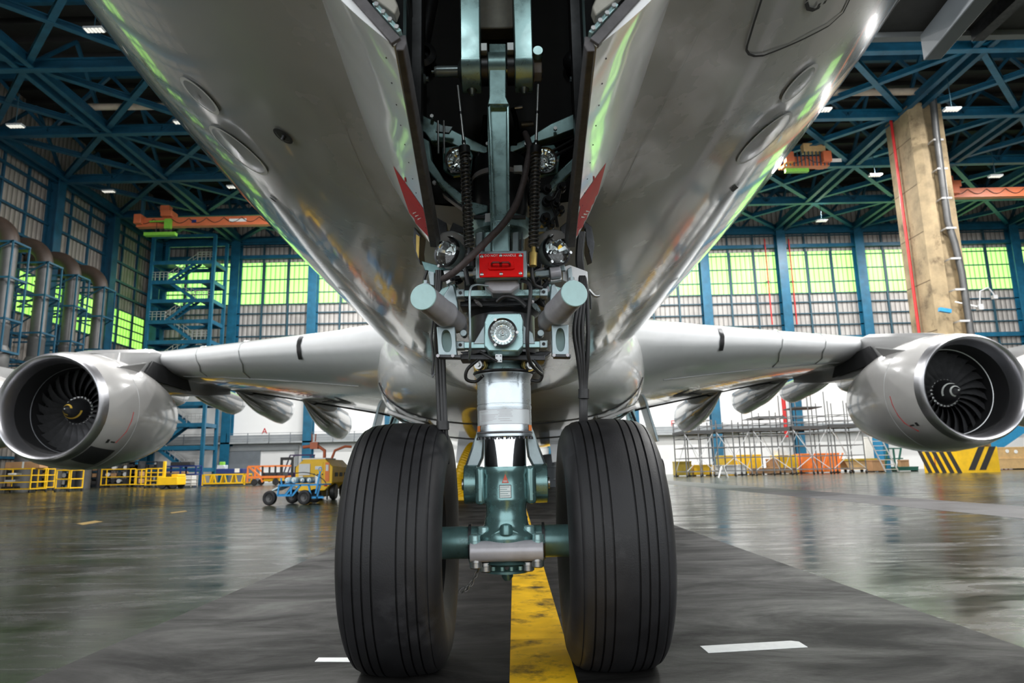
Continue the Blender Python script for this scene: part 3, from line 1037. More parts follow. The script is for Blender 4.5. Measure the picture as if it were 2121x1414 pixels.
MT['pylon'] = mat('pylon_grey', (.26, .26, .26), .35, var=.06, scale=1, coat=.4)
for s, mark in ((-1, 'yellow'), (1, 'white')):
    o, nc, npt, npatch = engine(s * 14.6, 21.4, 3.22, 1.0, mark, s, s > 0)
    if s < 0:
        npatch(.36, 1.5, R_(-68), R_(-44), 'vent_panel', MT['line_grey'])
        npatch(2.9, 3.6, R_(-66), R_(-63), 'drain_slot', MT['black'])
        npatch(1.6, 1.75, R_(-82), R_(-79), 'drain_slot', MT['black'])
        L_ = [npt(t, a) for t, a in ((1.45, -.05), (1.43, -.2), (1.38, -.4), (1.2, -.62))]
        MB().tube(L_, .012, 5).build('cowl_line', MT['red_door'], nc)
    else:
        L_ = [npt(t, a) for t, a in ((1.45, -.05), (1.43, -.2), (1.38, -.4), (1.3, -.55), (1.0, -.75))]
        MB().tube(L_, .012, 5).build('cowl_line', MT['red_door'], nc)
        npatch(3.0, 3.6, R_(-86), R_(-80), 'drain_slot', MT['black'])
    npatch(.75, .87, R_(-37), R_(-33), 'warning_disc', MT['ink'])
    npatch(.95, 1.15, R_(-36), R_(-34.5), 'stencil_mark', MT['ink'])
    npatch(2.2, 2.4, R_(-37), R_(-36), 'stencil_mark', MT['patch'])
    npatch(3.0, 3.3, R_(-47), R_(-46), 'stencil_mark', MT['patch'])
    # strake
    a = R_(47)
    b0, b1, b2 = npt(1.25, a, -.05), npt(2.7, a, -.05), npt(2.6, a, .42)
    MB().poly([b0, b1, b2], (0, .0, .05)).build('nacelle_strake', MT['pylon'], nc, bev=.01)
    # pylon: rises from the cowl to under the wing
    rows = []
    for y, zb, zt, wd in ((22.6, 5.12, 5.16, .04), (23.6, 5.05, 5.40, .34), (25, 4.9, 5.66, .5), (26.6, 4.6, 5.95, .56), (28, 4.4, 5.9, .56), (31, 4.55, 5.6, .5), (34.5, 5.0, 5.5, .3)):
        xx = X0 + s * 14.6
        rows.append([V((xx - wd, y, zb)), V((xx - wd, y, zt - .12)), V((xx - wd * .7, y, zt)), V((xx + wd * .7, y, zt)), V((xx + wd, y, zt - .12)), V((xx + wd, y, zb))])
    mb = MB().grid(rows, closed=True)
    mb.f += [tuple(range(6)), tuple(range(36, 42))]
    mb.m += [0, 0]
    py_ = mb.build('engine_pylon', MT['pylon'], air, smooth=35)
    MB().poly([V((X0 + s * 14.0, 25.6, 4.7)), V((X0 + s * 14.0, 29.5, 4.6)), V((X0 + s * 14.0, 29.0, 5.2)), V((X0 + s * 14.0, 26.2, 5.4))], (-s * .08, 0, 0)).build('pylon_panel', MT['line_grey'], py_)
for s in (-1, 1):
    o, nc, npt, npatch = engine(s * 25.7, 29.8, 4.2, 1.0, 'white', s, False)
    MB().bb(o + V((-.4, 2.5, 1.6)), o + V((.4, 9, 2.3))).build('engine_pylon', MT['pylon'], air)
# ------------------------------------------------------------------ nose gear
from mathutils.bvhtree import BVHTree


def gp(px, py, dy=0.0):
    return P(px, py, YG + dy)


def Zg(py, dy=-.1):
    return P(1046, py, YG + dy).z


GX = X0
AX = lambda z: V((GX, YG, z))


def decal(quad, bvh, name, m, parent, n=10, off=.002):
    """thin marking laid on a surface: quad of four image corners cast onto it"""
    rows = []
    for i in range(n + 1):
        row = []
        for j in range(n + 1):
            u, v = i / n, j / n
            x = (quad[0][0] * (1 - u) + quad[1][0] * u) * (1 - v) + (quad[3][0] * (1 - u) + quad[2][0] * u) * v
            y = (quad[0][1] * (1 - u) + quad[1][1] * u) * (1 - v) + (quad[3][1] * (1 - u) + quad[2][1] * u) * v
            d = ray(x, y).normalized()
            h, nn, _, _ = bvh.ray_cast(CAM, d)
            if h is None:
                h, nn, _, _ = bvh.find_nearest(CAM + d * 3.4)
            if nn.dot(d) > 0:
                nn = -nn
            row.append(h + nn * off)
        rows.append(row)
    return MB().grid(rows).build(name, m, parent, smooth=80)


def lerp_list(pts, u):
    k = u * (len(pts) - 1)
    i = min(int(k), len(pts) - 2)
    return pts[i].lerp(pts[i + 1], k - i)


# gear bay doors
Bc = [(590, -160, 1.72), (640, -60, 2.02), (667, 0, 2.24), (697, 90, 2.6), (737, 210, 3.02), (775, 308, 3.42), (806, 370, 3.66), (836, 420, 3.74), (868, 470, 3.68), (903, 517, 3.46)]
Ac = [(816, 95, 1.70), (893, 503, 3.43)]
BcR = [(1468, -160, 1.72), (1413, -60, 2.02), (1387, 0, 2.24), (1357, 90, 2.6), (1318, 210, 3.02), (1282, 308, 3.42), (1254, 368, 3.66), (1228, 418, 3.74), (1204, 465, 3.68), (1177, 516, 3.46)]
AcR = [(1236, 97, 1.70), (1189, 503, 3.43)]
for sd, B_, A_ in ((-1, Bc, Ac), (1, BcR, AcR)):
    Bp, Ap = [P(*q) for q in B_], [P(*q) for q in A_]
    rows = []
    for i in range(41):
        u = i / 40
        b, a = lerp_list(Bp, u), lerp_list(Ap, u)
        nrm = (a - b)
        out = V((sd * .75, 0, -.65)).normalized()
        row = []
        for j in range(13):
            v = j / 12
            row.append(b.lerp(a, v) + out * (.028 * math.sin(PI * v) * min(1, (1 - u) * 4 + .2)))
        rows.append(row)
    back = [[p + V((-sd * .02, 0, .022)) for p in r] for r in rows]
    n_ = 13
    mb = MB().grid(rows)
    bvh = BVHTree.FromPolygons(mb.v, mb.f)
    k0 = len(mb.v)
    mb.grid(back)
    for i in range(40):
        for c in (0, n_ - 1):
            mb.f.append((i * n_ + c, (i + 1) * n_ + c, k0 + (i + 1) * n_ + c, k0 + i * n_ + c))
            mb.m.append(0)
    for j in range(12):
        for r in (0, 40):
            mb.f.append((r * n_ + j, r * n_ + j + 1, k0 + r * n_ + j + 1, k0 + r * n_ + j))
            mb.m.append(0)
    door = mb.build('gear_door', MT['door_white'], air, smooth=50)
    # rubber seal along the free edge
    seal = [lerp_list(Ap, i / 20) + V((-sd * .018, 0, .0)) for i in range(21)]
    s_ = MB()
    for i in range(20):
        pass
    w0 = .017
    rr = []
    for i, p in enumerate(seal):
        w = .014 + .012 * i / 20
        rr.append([p + V((sd * w * .9, 0, -w * .9)), p + V((-sd * w * .6, 0, -w * 1.0)), p + V((-sd * w * 1.2, 0, w * .6)), p + V((-sd * w, 0, w * 2.4)), p + V((sd * w * .9, 0, w * 2.2))])
    s_.grid(rr, closed=True)
    s_.f += [(0, 1, 2, 3, 4), tuple(range(100, 105))]
    s_.m += [0, 0]
    s_.build('door_seal', MT['seal'], door, smooth=30, bev=.003)
    # front edge strip, bracket with bolts, hinge arm
    fa, fb = Ap[0], Bp[0]
    d = (fb - fa).normalized()
    up = V((-sd * .5, -.1, .6)).normalized()
    MB().bar(fa + d * .0 + up * .012, fa + d * .28 + up * .012, .03, .02, (0, 1, 0)).build('edge_channel', MT['seal'], door, bev=.002)
    br = MB().bar(fa + d * .005 + up * .035, fa + d * .125 + up * .035, .012, .032, (0, 1, 0)).build('door_bracket', MT['teal'], door, bev=.002)
    for k in range(4):
        q = fa + d * (.018 + .031 * k) + up * .035
        MB().cyl(q + V((0, -.014, 0)), q + V((0, -.024, 0)), .0065, n=8).build('bracket_bolt', MT['bolt'], door)
    h0 = fa + d * .13 + up * .05
    MB().poly([h0, h0 + d * .05, h0 + d * .10 + up * .05, h0 + d * .05 + up * .07, h0 - d * .06 + up * .035, h0 - d * .07 + up * .01], (0, .04, 0)).build('hinge_arm', MT['beige'], door, bev=.004)
    MB().cyl(h0 + d * .12 + up * .03 + V((0, -.02, 0)), h0 + d * .12 + up * .03 + V((0, .06, 0)), .016, n=12).build('hinge_pin', MT['dark_metal'], door)
    # red tow-limit marking
    quad = [(815, 343), (876, 430), (899, 502), (852, 452)] if sd < 0 else [(1255, 337), (1194, 424), (1180, 500), (1221, 466)]
    decal(quad, bvh, 'red_marking', MT['red_door'], door, off=.0015)
    ctr = (856, 440) if sd < 0 else (1213, 435)
    for k in range(3):
        x, y = ctr[0] + k * 5 * -sd, ctr[1] + k * 6
        decal([(x, y), (x + 7, y - 2 * -sd), (x + 7, y + 1 - 2 * -sd), (x, y + 3)], bvh, 'white_stroke', MT['white_mark'], door, n=2, off=.003)
    x, y = (838, 366) if sd < 0 else (1228, 364)
    decal([(x, y), (x + 3, y + 1), (x + 4, y + 11), (x + 1, y + 10)], bvh, 'red_tick', MT['red_door'], door, n=2, off=.002)
    for k in range(12):
        q = lerp_list(Ap, .06 + .08 * k).lerp(lerp_list(Bp, .06 + .08 * k), .09)
        h, nn, _, _ = bvh.find_nearest(q)
        MB().cyl(h, h + V((sd * .75, 0, -.65)) * .0025, .0028, n=6).build('door_screw', MT['line_grey'], door, smooth=0)
    # dark fixed cover behind the door, next to the landing light
    c = [(858, 470), (872, 488), (868, 520), (871, 548), (862, 530), (855, 500)] if sd < 0 else [(1206, 452), (1226, 470), (1232, 505), (1226, 545), (1219, 520), (1212, 490)]
    q = MB().poly([gp(x, y, .35) for x, y in c], (0, .25, .06)).build('rear_cover', MT['dark_metal'], air, bev=.004)
    c2 = [(862, 485), (869, 490), (867, 535), (862, 520)] if sd < 0 else [(1213, 470), (1221, 478), (1222, 520), (1216, 505)]
    MB().poly([gp(x, y, .32) for x, y in c2], (0, .03, 0)).build('cover_lining', MT['brass'] if sd < 0 else MT['dark_metal'], q)
    c = [(905, 450), (925, 462), (930, 500), (912, 500)] if sd < 0 else [(1160, 470), (1182, 452), (1186, 500), (1166, 505)]
    MB().poly([gp(x, y, .1) for x, y in c], (0, .12, 0)).build('rear_cover', MT['dark_metal'], air, bev=.004)

# wheels
TZ, TR = .605, .635
tp = [(-.150, .285), (-.185, .30), (-.215, .36), (-.236, .43), (-.243, .49), (-.238, .535), (-.222, .575), (-.203, .600), (-.192, .606), (-.188, .6035), (-.183, .610), (-.172, .618)]
gro = [-.14, -.098, -.055]
cr = lambda x: .635 - .55 * x * x
for g in gro:
    tp += [(g - .0045, cr(g)), (g - .0035, cr(g) - .012), (g + .0035, cr(g) - .012), (g + .0045, cr(g))]
tp += [(-.02, .635), (.02, .635)]
full = tp + [(-x, r) for x, r in reversed(tp[:-2])]
for sd in (-1, 1):
    c = V((GX + sd * .535, YG, TZ))
    wh = part('nose_wheel', air)
    t = MB().lathe([(r, x) for x, r in full], c, (1, 0, 0), 96)
    for i, v in enumerate(t.v):   # flat where it stands on the floor
        if v.z < .004:
            v.z = .004
            v.y = YG + (v.y - YG) * 1.02
    t.build('tyre', MT['tyre'], wh, smooth=34)
    MB().lathe([(.20, -sd * .05), (.24, -sd * .12), (.275, -sd * .16), (.305, -sd * .165), (.31, -sd * .14), (.285, -sd * .10), (.27, 0), (.27, sd * .12), (.31, sd * .15), (.305, sd * .165), (.26, sd * .15), (.22, sd * .08), (.10, sd * .10), (.02, sd * .10)], c, (1, 0, 0), 48).build('wheel_rim', MT['rim'], wh, smooth=40)
    MB().lathe([(.085, -sd * .12), (.21, -sd * .055), (.215, -sd * .03)], c, (1, 0, 0), 40).build('wheel_disc', MT['teal_dark'], wh, smooth=40)
    for k in range(9):
        a = 2 * PI * k / 9
        q = c + V((-sd * .07, .17 * math.cos(a), .17 * math.sin(a)))
        MB().cyl(q, q + V((-sd * .03, 0, 0)), .013, n=6).build('wheel_bolt', MT['bolt'], wh, smooth=0)

# axle and lower strut
axl = MB().cyl((GX - .50, YG, TZ), (GX + .50, YG, TZ), .083, n=40).build('axle', MT['teal_dark'], air, bev=.004)
for sd in (-1, 1):
    MB().cyl((GX + sd * .185, YG, TZ), (GX + sd * .20, YG, TZ), .096, n=40).build('axle_collar', MT['dark_metal'], axl)
sq = gp(1055, 1140.5, -.135)
sl = MB().cyl((GX - .187, sq.y, sq.z), (GX + .187, sq.y, sq.z), .052, n=48).build('jacking_sleeve', MT['gunmetal'], axl, bev=.004)
MB().bb((GX - .165, YG - .13, sq.z - .05), (GX + .165, YG, sq.z + .05)).build('sleeve_block', MT['teal_dark'], axl, bev=.01)
for sd in (-1, 1):
    for up, dx, dy, hh in ((1, .163, -.135, .05), (1, .118, -.07, .085), (-1, .158, -.135, .05), (-1, .11, -.08, .075)):
        q = V((GX + sd * dx, YG + dy, sq.z + up * hh))
        MB().lathe([(.0, .034), (.022, .034), (.030, .028), (.031, .004), (.034, .002), (.034, -.014)], q, (0, 0, up), 16).build('clamp_bolt', MT['teal' if up > 0 else 'bolt'], axl, bev=0)
z = lambda y: Zg(y, -.1)
prof = [(.119, z(966)), (.122, z(970)), (.122, z(978)), (.116, z(984)), (.119, z(1000)), (.119, z(1030)), (.123, z(1033)), (.121, z(1038)), (.110, z(1047)), (.107, z(1060)), (.110, z(1070)), (.114, z(1074)), (.113, z(1078)), (.118, z(1088)), (.135, z(1097)), (.165, z(1106)), (.17, z(1116)), (.15, z(1140))]
ls = MB().lathe([(r, zz) for r, zz in prof], AX(0), n=56, cap=True).build('lower_strut', MT['teal_dark'], air, smooth=45)
MT['teal_strut'] = mat('lower_strut_teal', (.17, .31, .31), .26, metal=.6, var=.18, scale=9, coat=.4, rvar=.08)
ls.data.materials[0] = MT['teal_strut']
for sd in (-1, 1):
    MB().box((GX + sd * .135, YG + .02, z(1005)), (.055, .15, .20)).build('link_lug', MT['teal_strut'], ls, bev=.02)
    MB().bar((GX + sd * .02, YG - .115, z(1098)), (GX + sd * .075, YG - .12, z(1112)), .03, .05, (0, 1, 0)).build('strut_web', MT['teal_strut'], ls, bev=.006)
MB().lathe([(.0, .0), (.034, .0), (.034, .03), (.028, .045), (.015, .052), (0, .054)], V((GX, YG - .145, TZ + .05)), (0, 0, 1), 20).build('jack_boss', MT['teal_dark'], ls)
MB().lathe([(.12, z(1158)), (.135, z(1163)), (.15, z(1168)), (.12, z(1172)), (.10, z(1181)), (.115, z(1184)), (.115, z(1189)), (.04, z(1191)), (.03, z(1193)), (.03, z(1200)), (.016, z(1208)), (.0, z(1209))], AX(0), n=40).build('tow_fitting', MT['teal_dark'], ls, smooth=40)
for k in range(10):
    a = PI + PI * k / 9
    MB().cyl((GX + .135 * math.cos(a), YG + .135 * math.sin(a), z(1172)), (GX + .135 * math.cos(a), YG + .135 * math.sin(a), z(1180)), .011, n=6).build('fitting_bolt', MT['teal_strut'], ls, smooth=0)
MB().cyl((GX, YG - .118, z(1174)), (GX, YG - .10, z(1174)), .012, n=12).build('tow_hole', MT['black'], ls)


def on_cyl(r, x, zz, off=.001):
    """point on the front of a vertical cylinder round the strut axis"""
    x = max(-r * .98, min(r * .98, x))
    return V((GX + x * (1 + off / r), YG - math.sqrt(r * r - x * x) - off, zz))


def cyl_patch(r, x0, x1, z0, z1, name, m, parent, n=10, off=.0015, apex=False):
    rows = []
    for i in range(n + 1):
        v = i / n
        sh = (1 - v) if apex else 1
        xm = (x0 + x1) / 2
        rows.append([on_cyl(r, xm + (x0 + (x1 - x0) * j / n - xm) * max(.02, sh), z0 + (z1 - z0) * v, off) for j in range(n + 1)])
    return MB().grid(rows).build(name, m, parent, smooth=80)


cyl_patch(.119, -.018, .018, z(1000), z(981), 'warning_triangle', mat('triangle_red', (.55, .09, .05), .5), ls, apex=True)
for k in (-.007, .0, .007):
    cyl_patch(.119, k - .0015, k + .0015, z(998.5), z(994), 'triangle_mark', MT['label_white'], ls, n=2, off=.003)
pl = cyl_patch(.1195, -.032, .030, z(1031), z(1003.5), 'plate_border', MT['ink'], ls, off=.0012)
cyl_patch(.1195, -.029, .027, z(1030), z(1005), 'data_placard', MT['label_white'], ls, off=.0022)
for k in range(5):
    w = (.024, .018, .026, .02, .025)[k]
    zz = z(1008 + 4.6 * k)
    cyl_patch(.1195, -.027, -.027 + w * 2 * .98, zz - .0014, zz + .0014, 'placard_line', MT['teal_dark'], ls, n=4, off=.003)
MB().poly([gp(961, 1208, -.05), gp(963, 1200, -.05), gp(972, 1196, -.05), gp(985, 1168, -.05), gp(980, 1168, -.05), gp(968, 1190, -.05)], (0, .01, 0))
ch = part('static_chain', air)
MT['chain'] = mat('dark_chain_steel', (.22, .22, .22), .4, metal=.7)
for k in range(9):
    u = k / 8
    q = V((GX - .24 + .10 * u, YG + .02, .36 + .14 * u * u + .0))
    a = V((.5, 0, .45 + u)).normalized()
    b = V((0, 1, 0)) if k % 2 else a.cross(V((0, 1, 0)))
    MB().tube([q + a * (.018 * math.cos(t)) + b * (.009 * math.sin(t)) for t in [2 * PI * j / 10 for j in range(11)]], .0042, 6, False).build('chain_link', MT['chain'], ch)

# polished piston and silver cylinder
MB().cyl(AX(z(968)), AX(z(900)), .1135, n=64).build('piston', MT['chrome'], air)
sc_prof = [(.10, z(768)), (.156, z(769)), (.160, z(771)), (.158, z(775)), (.149, z(781)), (.147, z(791.5)), (.1455, z(792)), (.1455, z(793.5)), (.148, z(794)), (.148, z(835)), (.1455, z(835.5)), (.1455, z(837.5)), (.148, z(838)), (.149, z(842)), (.147, z(846)), (.147, z(880)), (.149, z(884)), (.149, z(893))]
sc = MB().lathe(sc_prof, AX(0), n=72).build('strut_cylinder', MT['steel'], air, smooth=30)
MB().lathe([(.149, z(893)), (.152, z(893.5)), (.152, z(896)), (.149, z(896.5))], AX(0), n=60).build('sealant_bead', MT['seal'], sc)
MB().lathe([(.149, z(896.5)), (.153, z(898)), (.153, z(903)), (.148, z(905)), (.11, z(906))], AX(0), n=60).build('gland_ring', MT['steel'], sc, smooth=30)
for k in range(14):
    a = PI + PI * (k + .5) / 14
    MB().cyl((GX + .148 * math.cos(a), YG + .148 * math.sin(a), z(904)), (GX + .148 * math.cos(a), YG + .148 * math.sin(a), z(909)), .007, n=6).build('gland_bolt', MT['dark_metal'], sc, smooth=0)
cyl_patch(.147, -.135, .135, z(879), z(848), 'placard_border', MT['gunmetal'], sc, n=24, off=.0008)
cyl_patch(.147, -.132, .132, z(878), z(849), 'placard', MT['label'], sc, n=24, off=.0014)
for k, (a, b, y) in enumerate(((-.125, -.085, 852), (-.12, -.03, 859), (-.12, -.045, 862), (-.12, -.05, 865), (-.12, -.04, 868), (-.12, -.06, 871), (-.035, .045, 851), (-.025, .035, 854), (-.03, .04, 857), (-.025, .04, 860), (-.03, .045, 863), (-.03, .03, 868), (-.02, .04, 872))):
    cyl_patch(.147, a, b, z(y + .5), z(y - .5), 'placard_text_line', MT['gunmetal'], sc, n=6, off=.0022)
cyl_patch(.148, -.1475, -.128, z(892), z(880), 'orange_marker', MT['orange'], sc, n=8, off=.002)
cyl_patch(.148, .128, .1475, z(892), z(880), 'orange_marker', MT['orange'], sc, n=8, off=.002)

# torque link behind the strut
tl = part('torque_link', air)
for sd in (-1, 1):
    xs = lambda px: GX + sd * (px - 1048) / 1414 * 3.8
    pts = [(1098, 862), (1132, 962), (1132, 1006), (1106, 1006), (1106, 972), (1094, 945), (1086, 866)]
    MB().poly([V((xs(px), YG + .10, z(py))) for px, py in pts], (0, .10, 0)).build('link_plate', MT['teal_grey'], tl, bev=.012)
    MB().cyl((xs(1106), YG + .1, z(1003)), (xs(1133), YG + .1, z(1003)), .106, n=40).build('link_knuckle', MT['teal_strut'], tl, bev=.004)
    MB().cyl((xs(1132), YG + .1, z(1003)), (xs(1138), YG + .1, z(1003)), .03, n=16).build('link_bolt', MT['bolt'], tl)

# neck, flange and steering unit
MB().lathe([(.10, z(725)), (.10, z(752)), (.105, z(760)), (.105, z(770))], AX(0), n=48).build('strut_neck', MT['teal'], air)
MB().lathe([(.10, z(765)), (.168, z(766)), (.17, z(769)), (.16, z(772)), (.1, z(773))], AX(0), n=48).build('collar_flange', MT['dark_metal'], air)
su = MB().lathe([(.12, z(600)), (.21, z(605)), (.21, z(640)), (.18, z(648)), (.18, z(700)), (.20, z(705)), (.20, z(730)), (.12, z(738))], AX(0) + V((0, .04, 0)), n=48).build('steering_collar', MT['dark_metal'], air, smooth=40)
for (y0, y1, m, xa, xb) in ((603.5, 616, 'teal', 949, 1131), (710, 723, 'teal', 949, 1131)):
    a, b = gp(xa, (y0 + y1) / 2, -.27), gp(xb, (y0 + y1) / 2 - 2, -.27)
    bm_ = MB().bar(a, b, .05, .034).build('steering_bar', MT[m], air, bev=.003)
    for q in (a.lerp(b, .03), a.lerp(b, .97)):
        MB().box(q + V((0, -.003, 0)), (.042, .06, .042)).build('bar_end', MT['teal_grey'], bm_, bev=.004)
        MB().cyl(q + V((0, -.034, 0)), q + V((0, -.036, 0)), .009, n=12).build('bar_hole', MT['black'], bm_)
for y0 in (632, 745):
    a, b = gp(955, y0 + (4 if y0 < 700 else -2), -.1), gp(1128, y0, -.1)
    MB().bar(a, b, .14, .03).build('collar_plate', MT['dark_metal'], air, bev=.004)
# wings of the lower collar
for sd in (-1, 1):
    pts = [(1048 + sd * 30, 735), (1048 + sd * 72, 727), (1048 + sd * 96, 728), (1048 + sd * 70, 748), (1048 + sd * 62, 770), (1048 + sd * 42, 772)]
    MB().poly([gp(x, y, -.05) for x, y in pts], (0, .12, .02)).build('collar_arm', MT['dark_metal'], air, bev=.006)
    q = gp(1045 + sd * 55, 755, -.12)
    f = MB().lathe([(.0, -.01), (.012, -.01), (.012, 0), (.024, .0), (.028, .012), (.028, .03), (.02, .05), (.02, .09)], q, V((-sd * .45, 1, .1)), 20).build('grease_fitting', MT['bolt'], air)
    MB().lathe([(.03, .02), (.036, .02), (.036, .045), (.03, .045)], q, V((-sd * .45, 1, .1)), 20).build('fitting_ring', MT['brass'], f)

# steering actuators
for sd, cpx, rpx in ((-1, (876, 614), (950, 672)), (1, (1190, 607), (1132, 669))):
    a, b = P(cpx[0], cpx[1], 3.02), P(rpx[0], rpx[1], 3.52)
    d = (b - a).normalized()
    L = (b - a).length
    ac = MB().lathe([(.060, .006), (.062, .02), (.062, L * .54), (.065, L * .55), (.066, L * .60), (.060, L * .62), (.056, L * .66), (.056, L * .84), (.058, L * .86), (.058, L * .92), (.045, L * .96), (.04, L * 1.05)], a, d, 48, cap=True).build('steering_actuator', MT['gunmetal'], air, smooth=35)
    MB().lathe([(0, 0), (.060, 0), (.0625, .003), (.0625, .008)], a, d, 48).build('actuator_cap', MT['teal_cap'], ac, smooth=30)
    e = V((0, 0, 1)).cross(d).normalized() * -sd
    up = d.cross(e).normalized()
    up = up if up.z > 0 else -up
    MB().cyl(a + d * .03 + up * .06, a + d * .03 + up * .085, .013, n=6).cyl(a + d * .03 + up * .058, a + d * .03 + up * .066, .024, n=16).build('port_plug', MT['teal_grey'], ac)
    # nameplate
    mb = MB()
    rows = []
    for i in range(5):
        t = L * (.34 + .17 * i / 4)
        rows.append([a + d * t + (e * math.cos(q) + up * math.sin(q)) * .0635 for q in [PI / 2 - sd * 0 + (.2 + .5 * j / 6) * (-1) for j in range(7)]])
    MB().grid(rows).build('actuator_label', MT['label'], ac, smooth=80)
    for i in range(3):
        t = L * (.36 + .05 * i)
        rows = [[a + d * (t + dt) + (e * math.cos(q) + up * math.sin(q)) * .0642 for q in [PI / 2 - .25 - .4 * j / 6 for j in range(7)]] for dt in (0, .006)]
        MB().grid(rows).build('label_line', MT['ink'], ac, smooth=80)
    # clevis bracket with oval window under the actuator
    x0, x1 = (905, 943) if sd < 0 else (1143, 1178)
    y0, y1 = (676, 736) if sd < 0 else (672, 735)
    dyk = -.40
    A0, A1, A2, A3 = gp(x0, y0, dyk), gp(x1, y0, dyk), gp(x1, y1, dyk), gp(x0 + (1 if sd > 0 else 4), y1, dyk)
    brk = part('actuator_bracket', air)
    # frame as ring between rounded rectangle and oval
    n = 32
    mid_ = (A0 + A1 + A2 + A3) / 4
    ex, ey = (A1 - A0) / 2, (A0 - A3) / 2
    outer, inner = [], []
    for k in range(n):
        t = 2 * PI * k / n
        c_, s__ = math.cos(t), math.sin(t)
        m_ = max(abs(c_), abs(s__))
        outer.append(mid_ + ex * (c_ / m_) + ey * (s__ / m_))
        inner.append(mid_ + ex * (.56 * math.copysign(abs(c_) ** .8, c_)) + ey * (.78 * math.copysign(abs(s__) ** .9, s__)))
    dp = V((0, .07, 0))
    rows = [inner, outer, [p + dp for p in outer], [p + dp for p in inner], inner]
    MB().grid(rows, closed=True).build('bracket_frame', MT['teal_grey'], brk, smooth=30, bev=.004)
    MB().poly([p + V((0, .055, 0)) for p in inner], (0, .012, 0)).build('bracket_web', MT['teal_cap'], brk, smooth=0)
    MB().bar(gp(x0 + 3, y1 + 3, dyk), gp(x1 + 12 * (1 if sd < 0 else .3), y1 + 4, dyk), .06, .016).build('bracket_foot', MT['dark_metal'], brk, bev=.003)
    for k in (0.1, .9):
        q = gp(x0, y1 + 3, dyk).lerp(gp(x1, y1 + 3, dyk), k)
        MB().cyl(q + V((0, -.03, .0)), q + V((0, -.042, 0)), .009, n=6).build('bracket_bolt', MT['gunmetal'], brk, smooth=0)
    # upper link between actuator and collar
    pts = [(932, 588), (940, 590), (948, 625), (950, 665), (940, 668), (931, 640), (918, 612), (926, 600)] if sd < 0 else [(1148, 586), (1156, 600), (1160, 615), (1152, 640), (1142, 662), (1133, 660), (1138, 625), (1141, 590)]
    MB().poly([gp(x, y, -.26) for x, y in pts], (0, .06, 0)).build('upper_lug', MT['teal_grey'], brk, bev=.006)
    q = gp(930 if sd < 0 else 1150, 606, -.2)
    MB().lathe([(.02, -.05), (.034, -.05), (.034, .05), (.02, .05)], q, (1, .3 * sd, -.3 * sd), 20).build('lug_bush', MT['teal_cap'], brk, bev=.002)
    q = gp(960 if sd < 0 else 1120, 690, -.28)
    MB().cyl(q + V((0, -.01, 0)), q + V((0, .05, 0)), .018, n=12).build('lug_bolt', MT['teal_grey'], brk, bev=.002)
    pts = [(935, 560), (963, 560), (963, 575), (935, 578)] if sd < 0 else [(1106, 560), (1140, 556), (1140, 572), (1106, 574)]
    MB().poly([gp(x, y, -.26) for x, y in pts], (0, .06, 0)).build('side_valve', MT['teal_grey'], brk, bev=.008)
    q = gp(966 if sd < 0 else 1104, 568, -.27)
    MB().cyl(q, q + V((sd * -.035, 0, 0)), .016, n=16).cyl(q + V((-sd * .035, 0, 0)), q + V((-sd * .05, 0, 0)), .022, n=6).build('valve_nut', MT['brass' if sd > 0 else 'bolt'], brk)


# lamps
def lamp(name, c, nrm, r, housing, hl, ell=1.0, label=None, bezel='dark_metal', lines=True):
    nrm = V(nrm).normalized()
    lp = part(name, air, label)
    MB().lathe([(r * 1.02, .0), (r * 1.16, .004), (r * 1.18, -.006), (r * 1.15, -.016), (r * 1.0, -.016)], c, nrm, 40).build('lamp_bezel', MT[bezel], lp, smooth=40)
    for k in range(3):
        a = 2 * PI * (k / 3 + .08)
        q = V((0, 0, 1))
        e1 = (q - nrm * q.dot(nrm)).normalized()
        e2 = nrm.cross(e1)
        p = c + (e1 * math.cos(a) + e2 * math.sin(a)) * r * 1.17
        MB().cyl(p - nrm * .012, p + nrm * .008, r * .12, n=10).build('bezel_screw', MT['bolt'], lp)
    MB().lathe([(r * 1.0, -.006), (r * .85, -r * .28), (r * .6, -r * .55), (r * .3, -r * .72), (.002, -r * .78)], c, nrm, 20).build('lamp_reflector', MT['mirror'], lp, smooth=0)
    MB().lathe([(.001, .004 + r * .12), (r * .4, .004 + r * .105), (r * .75, .002 + r * .055), (r * 1.0, .0), (r * .98, -.004), (r * .7, r * .04), (.001, r * .09)], c, nrm, 36).build('lamp_lens', MT['glass'], lp, smooth=70)
    MB().sph(c - nrm * r * .35, r * .16, 12).build('bulb', MT['bolt'], lp)
    if housing:
        MB().lathe([(r * 1.14, -.014), (r * 1.18, -.03), (r * 1.05, -hl * .5), (r * .7, -hl * .85), (.002, -hl)], c, nrm, 36).build('lamp_housing', MT[housing], lp, smooth=50)
    return lp


lamp('landing_light', gp(924, 521, -.30), (-.78, -1, .10), .072, 'teal_grey', .13)
lamp('landing_light', gp(1154, 518, -.30), (.62, -1, .10), .072, 'teal_grey', .13)
MB().lathe([(.0, .06), (.05, .055), (.08, .03), (.09, 0), (.09, -.02)], gp(940, 505, -.22), (.4, -.1, 1), 28).build('light_shield', MT['nacelle'], air)
MB().lathe([(.0, .06), (.05, .055), (.08, .03), (.09, 0), (.09, -.02)], gp(1140, 502, -.22), (-.4, -.1, 1), 28).build('light_shield', MT['nacelle'], air)
for sd, cx_ in ((-1, 948), (1, 1128)):
    lamp('turnoff_light', gp(cx_, 331, -.08), (sd * .15, -1, -.25), .064, 'teal_dark', .10)
    mt_ = MB().poly([gp(cx_ + dx, 331 + dy, -.0) for dx, dy in ((-32, -25), (20, -32), (32, -10), (28, 28), (-10, 34), (-30, 20))], (0, .03, 0)).build('light_mount', MT['teal_dark'], air, bev=.004)
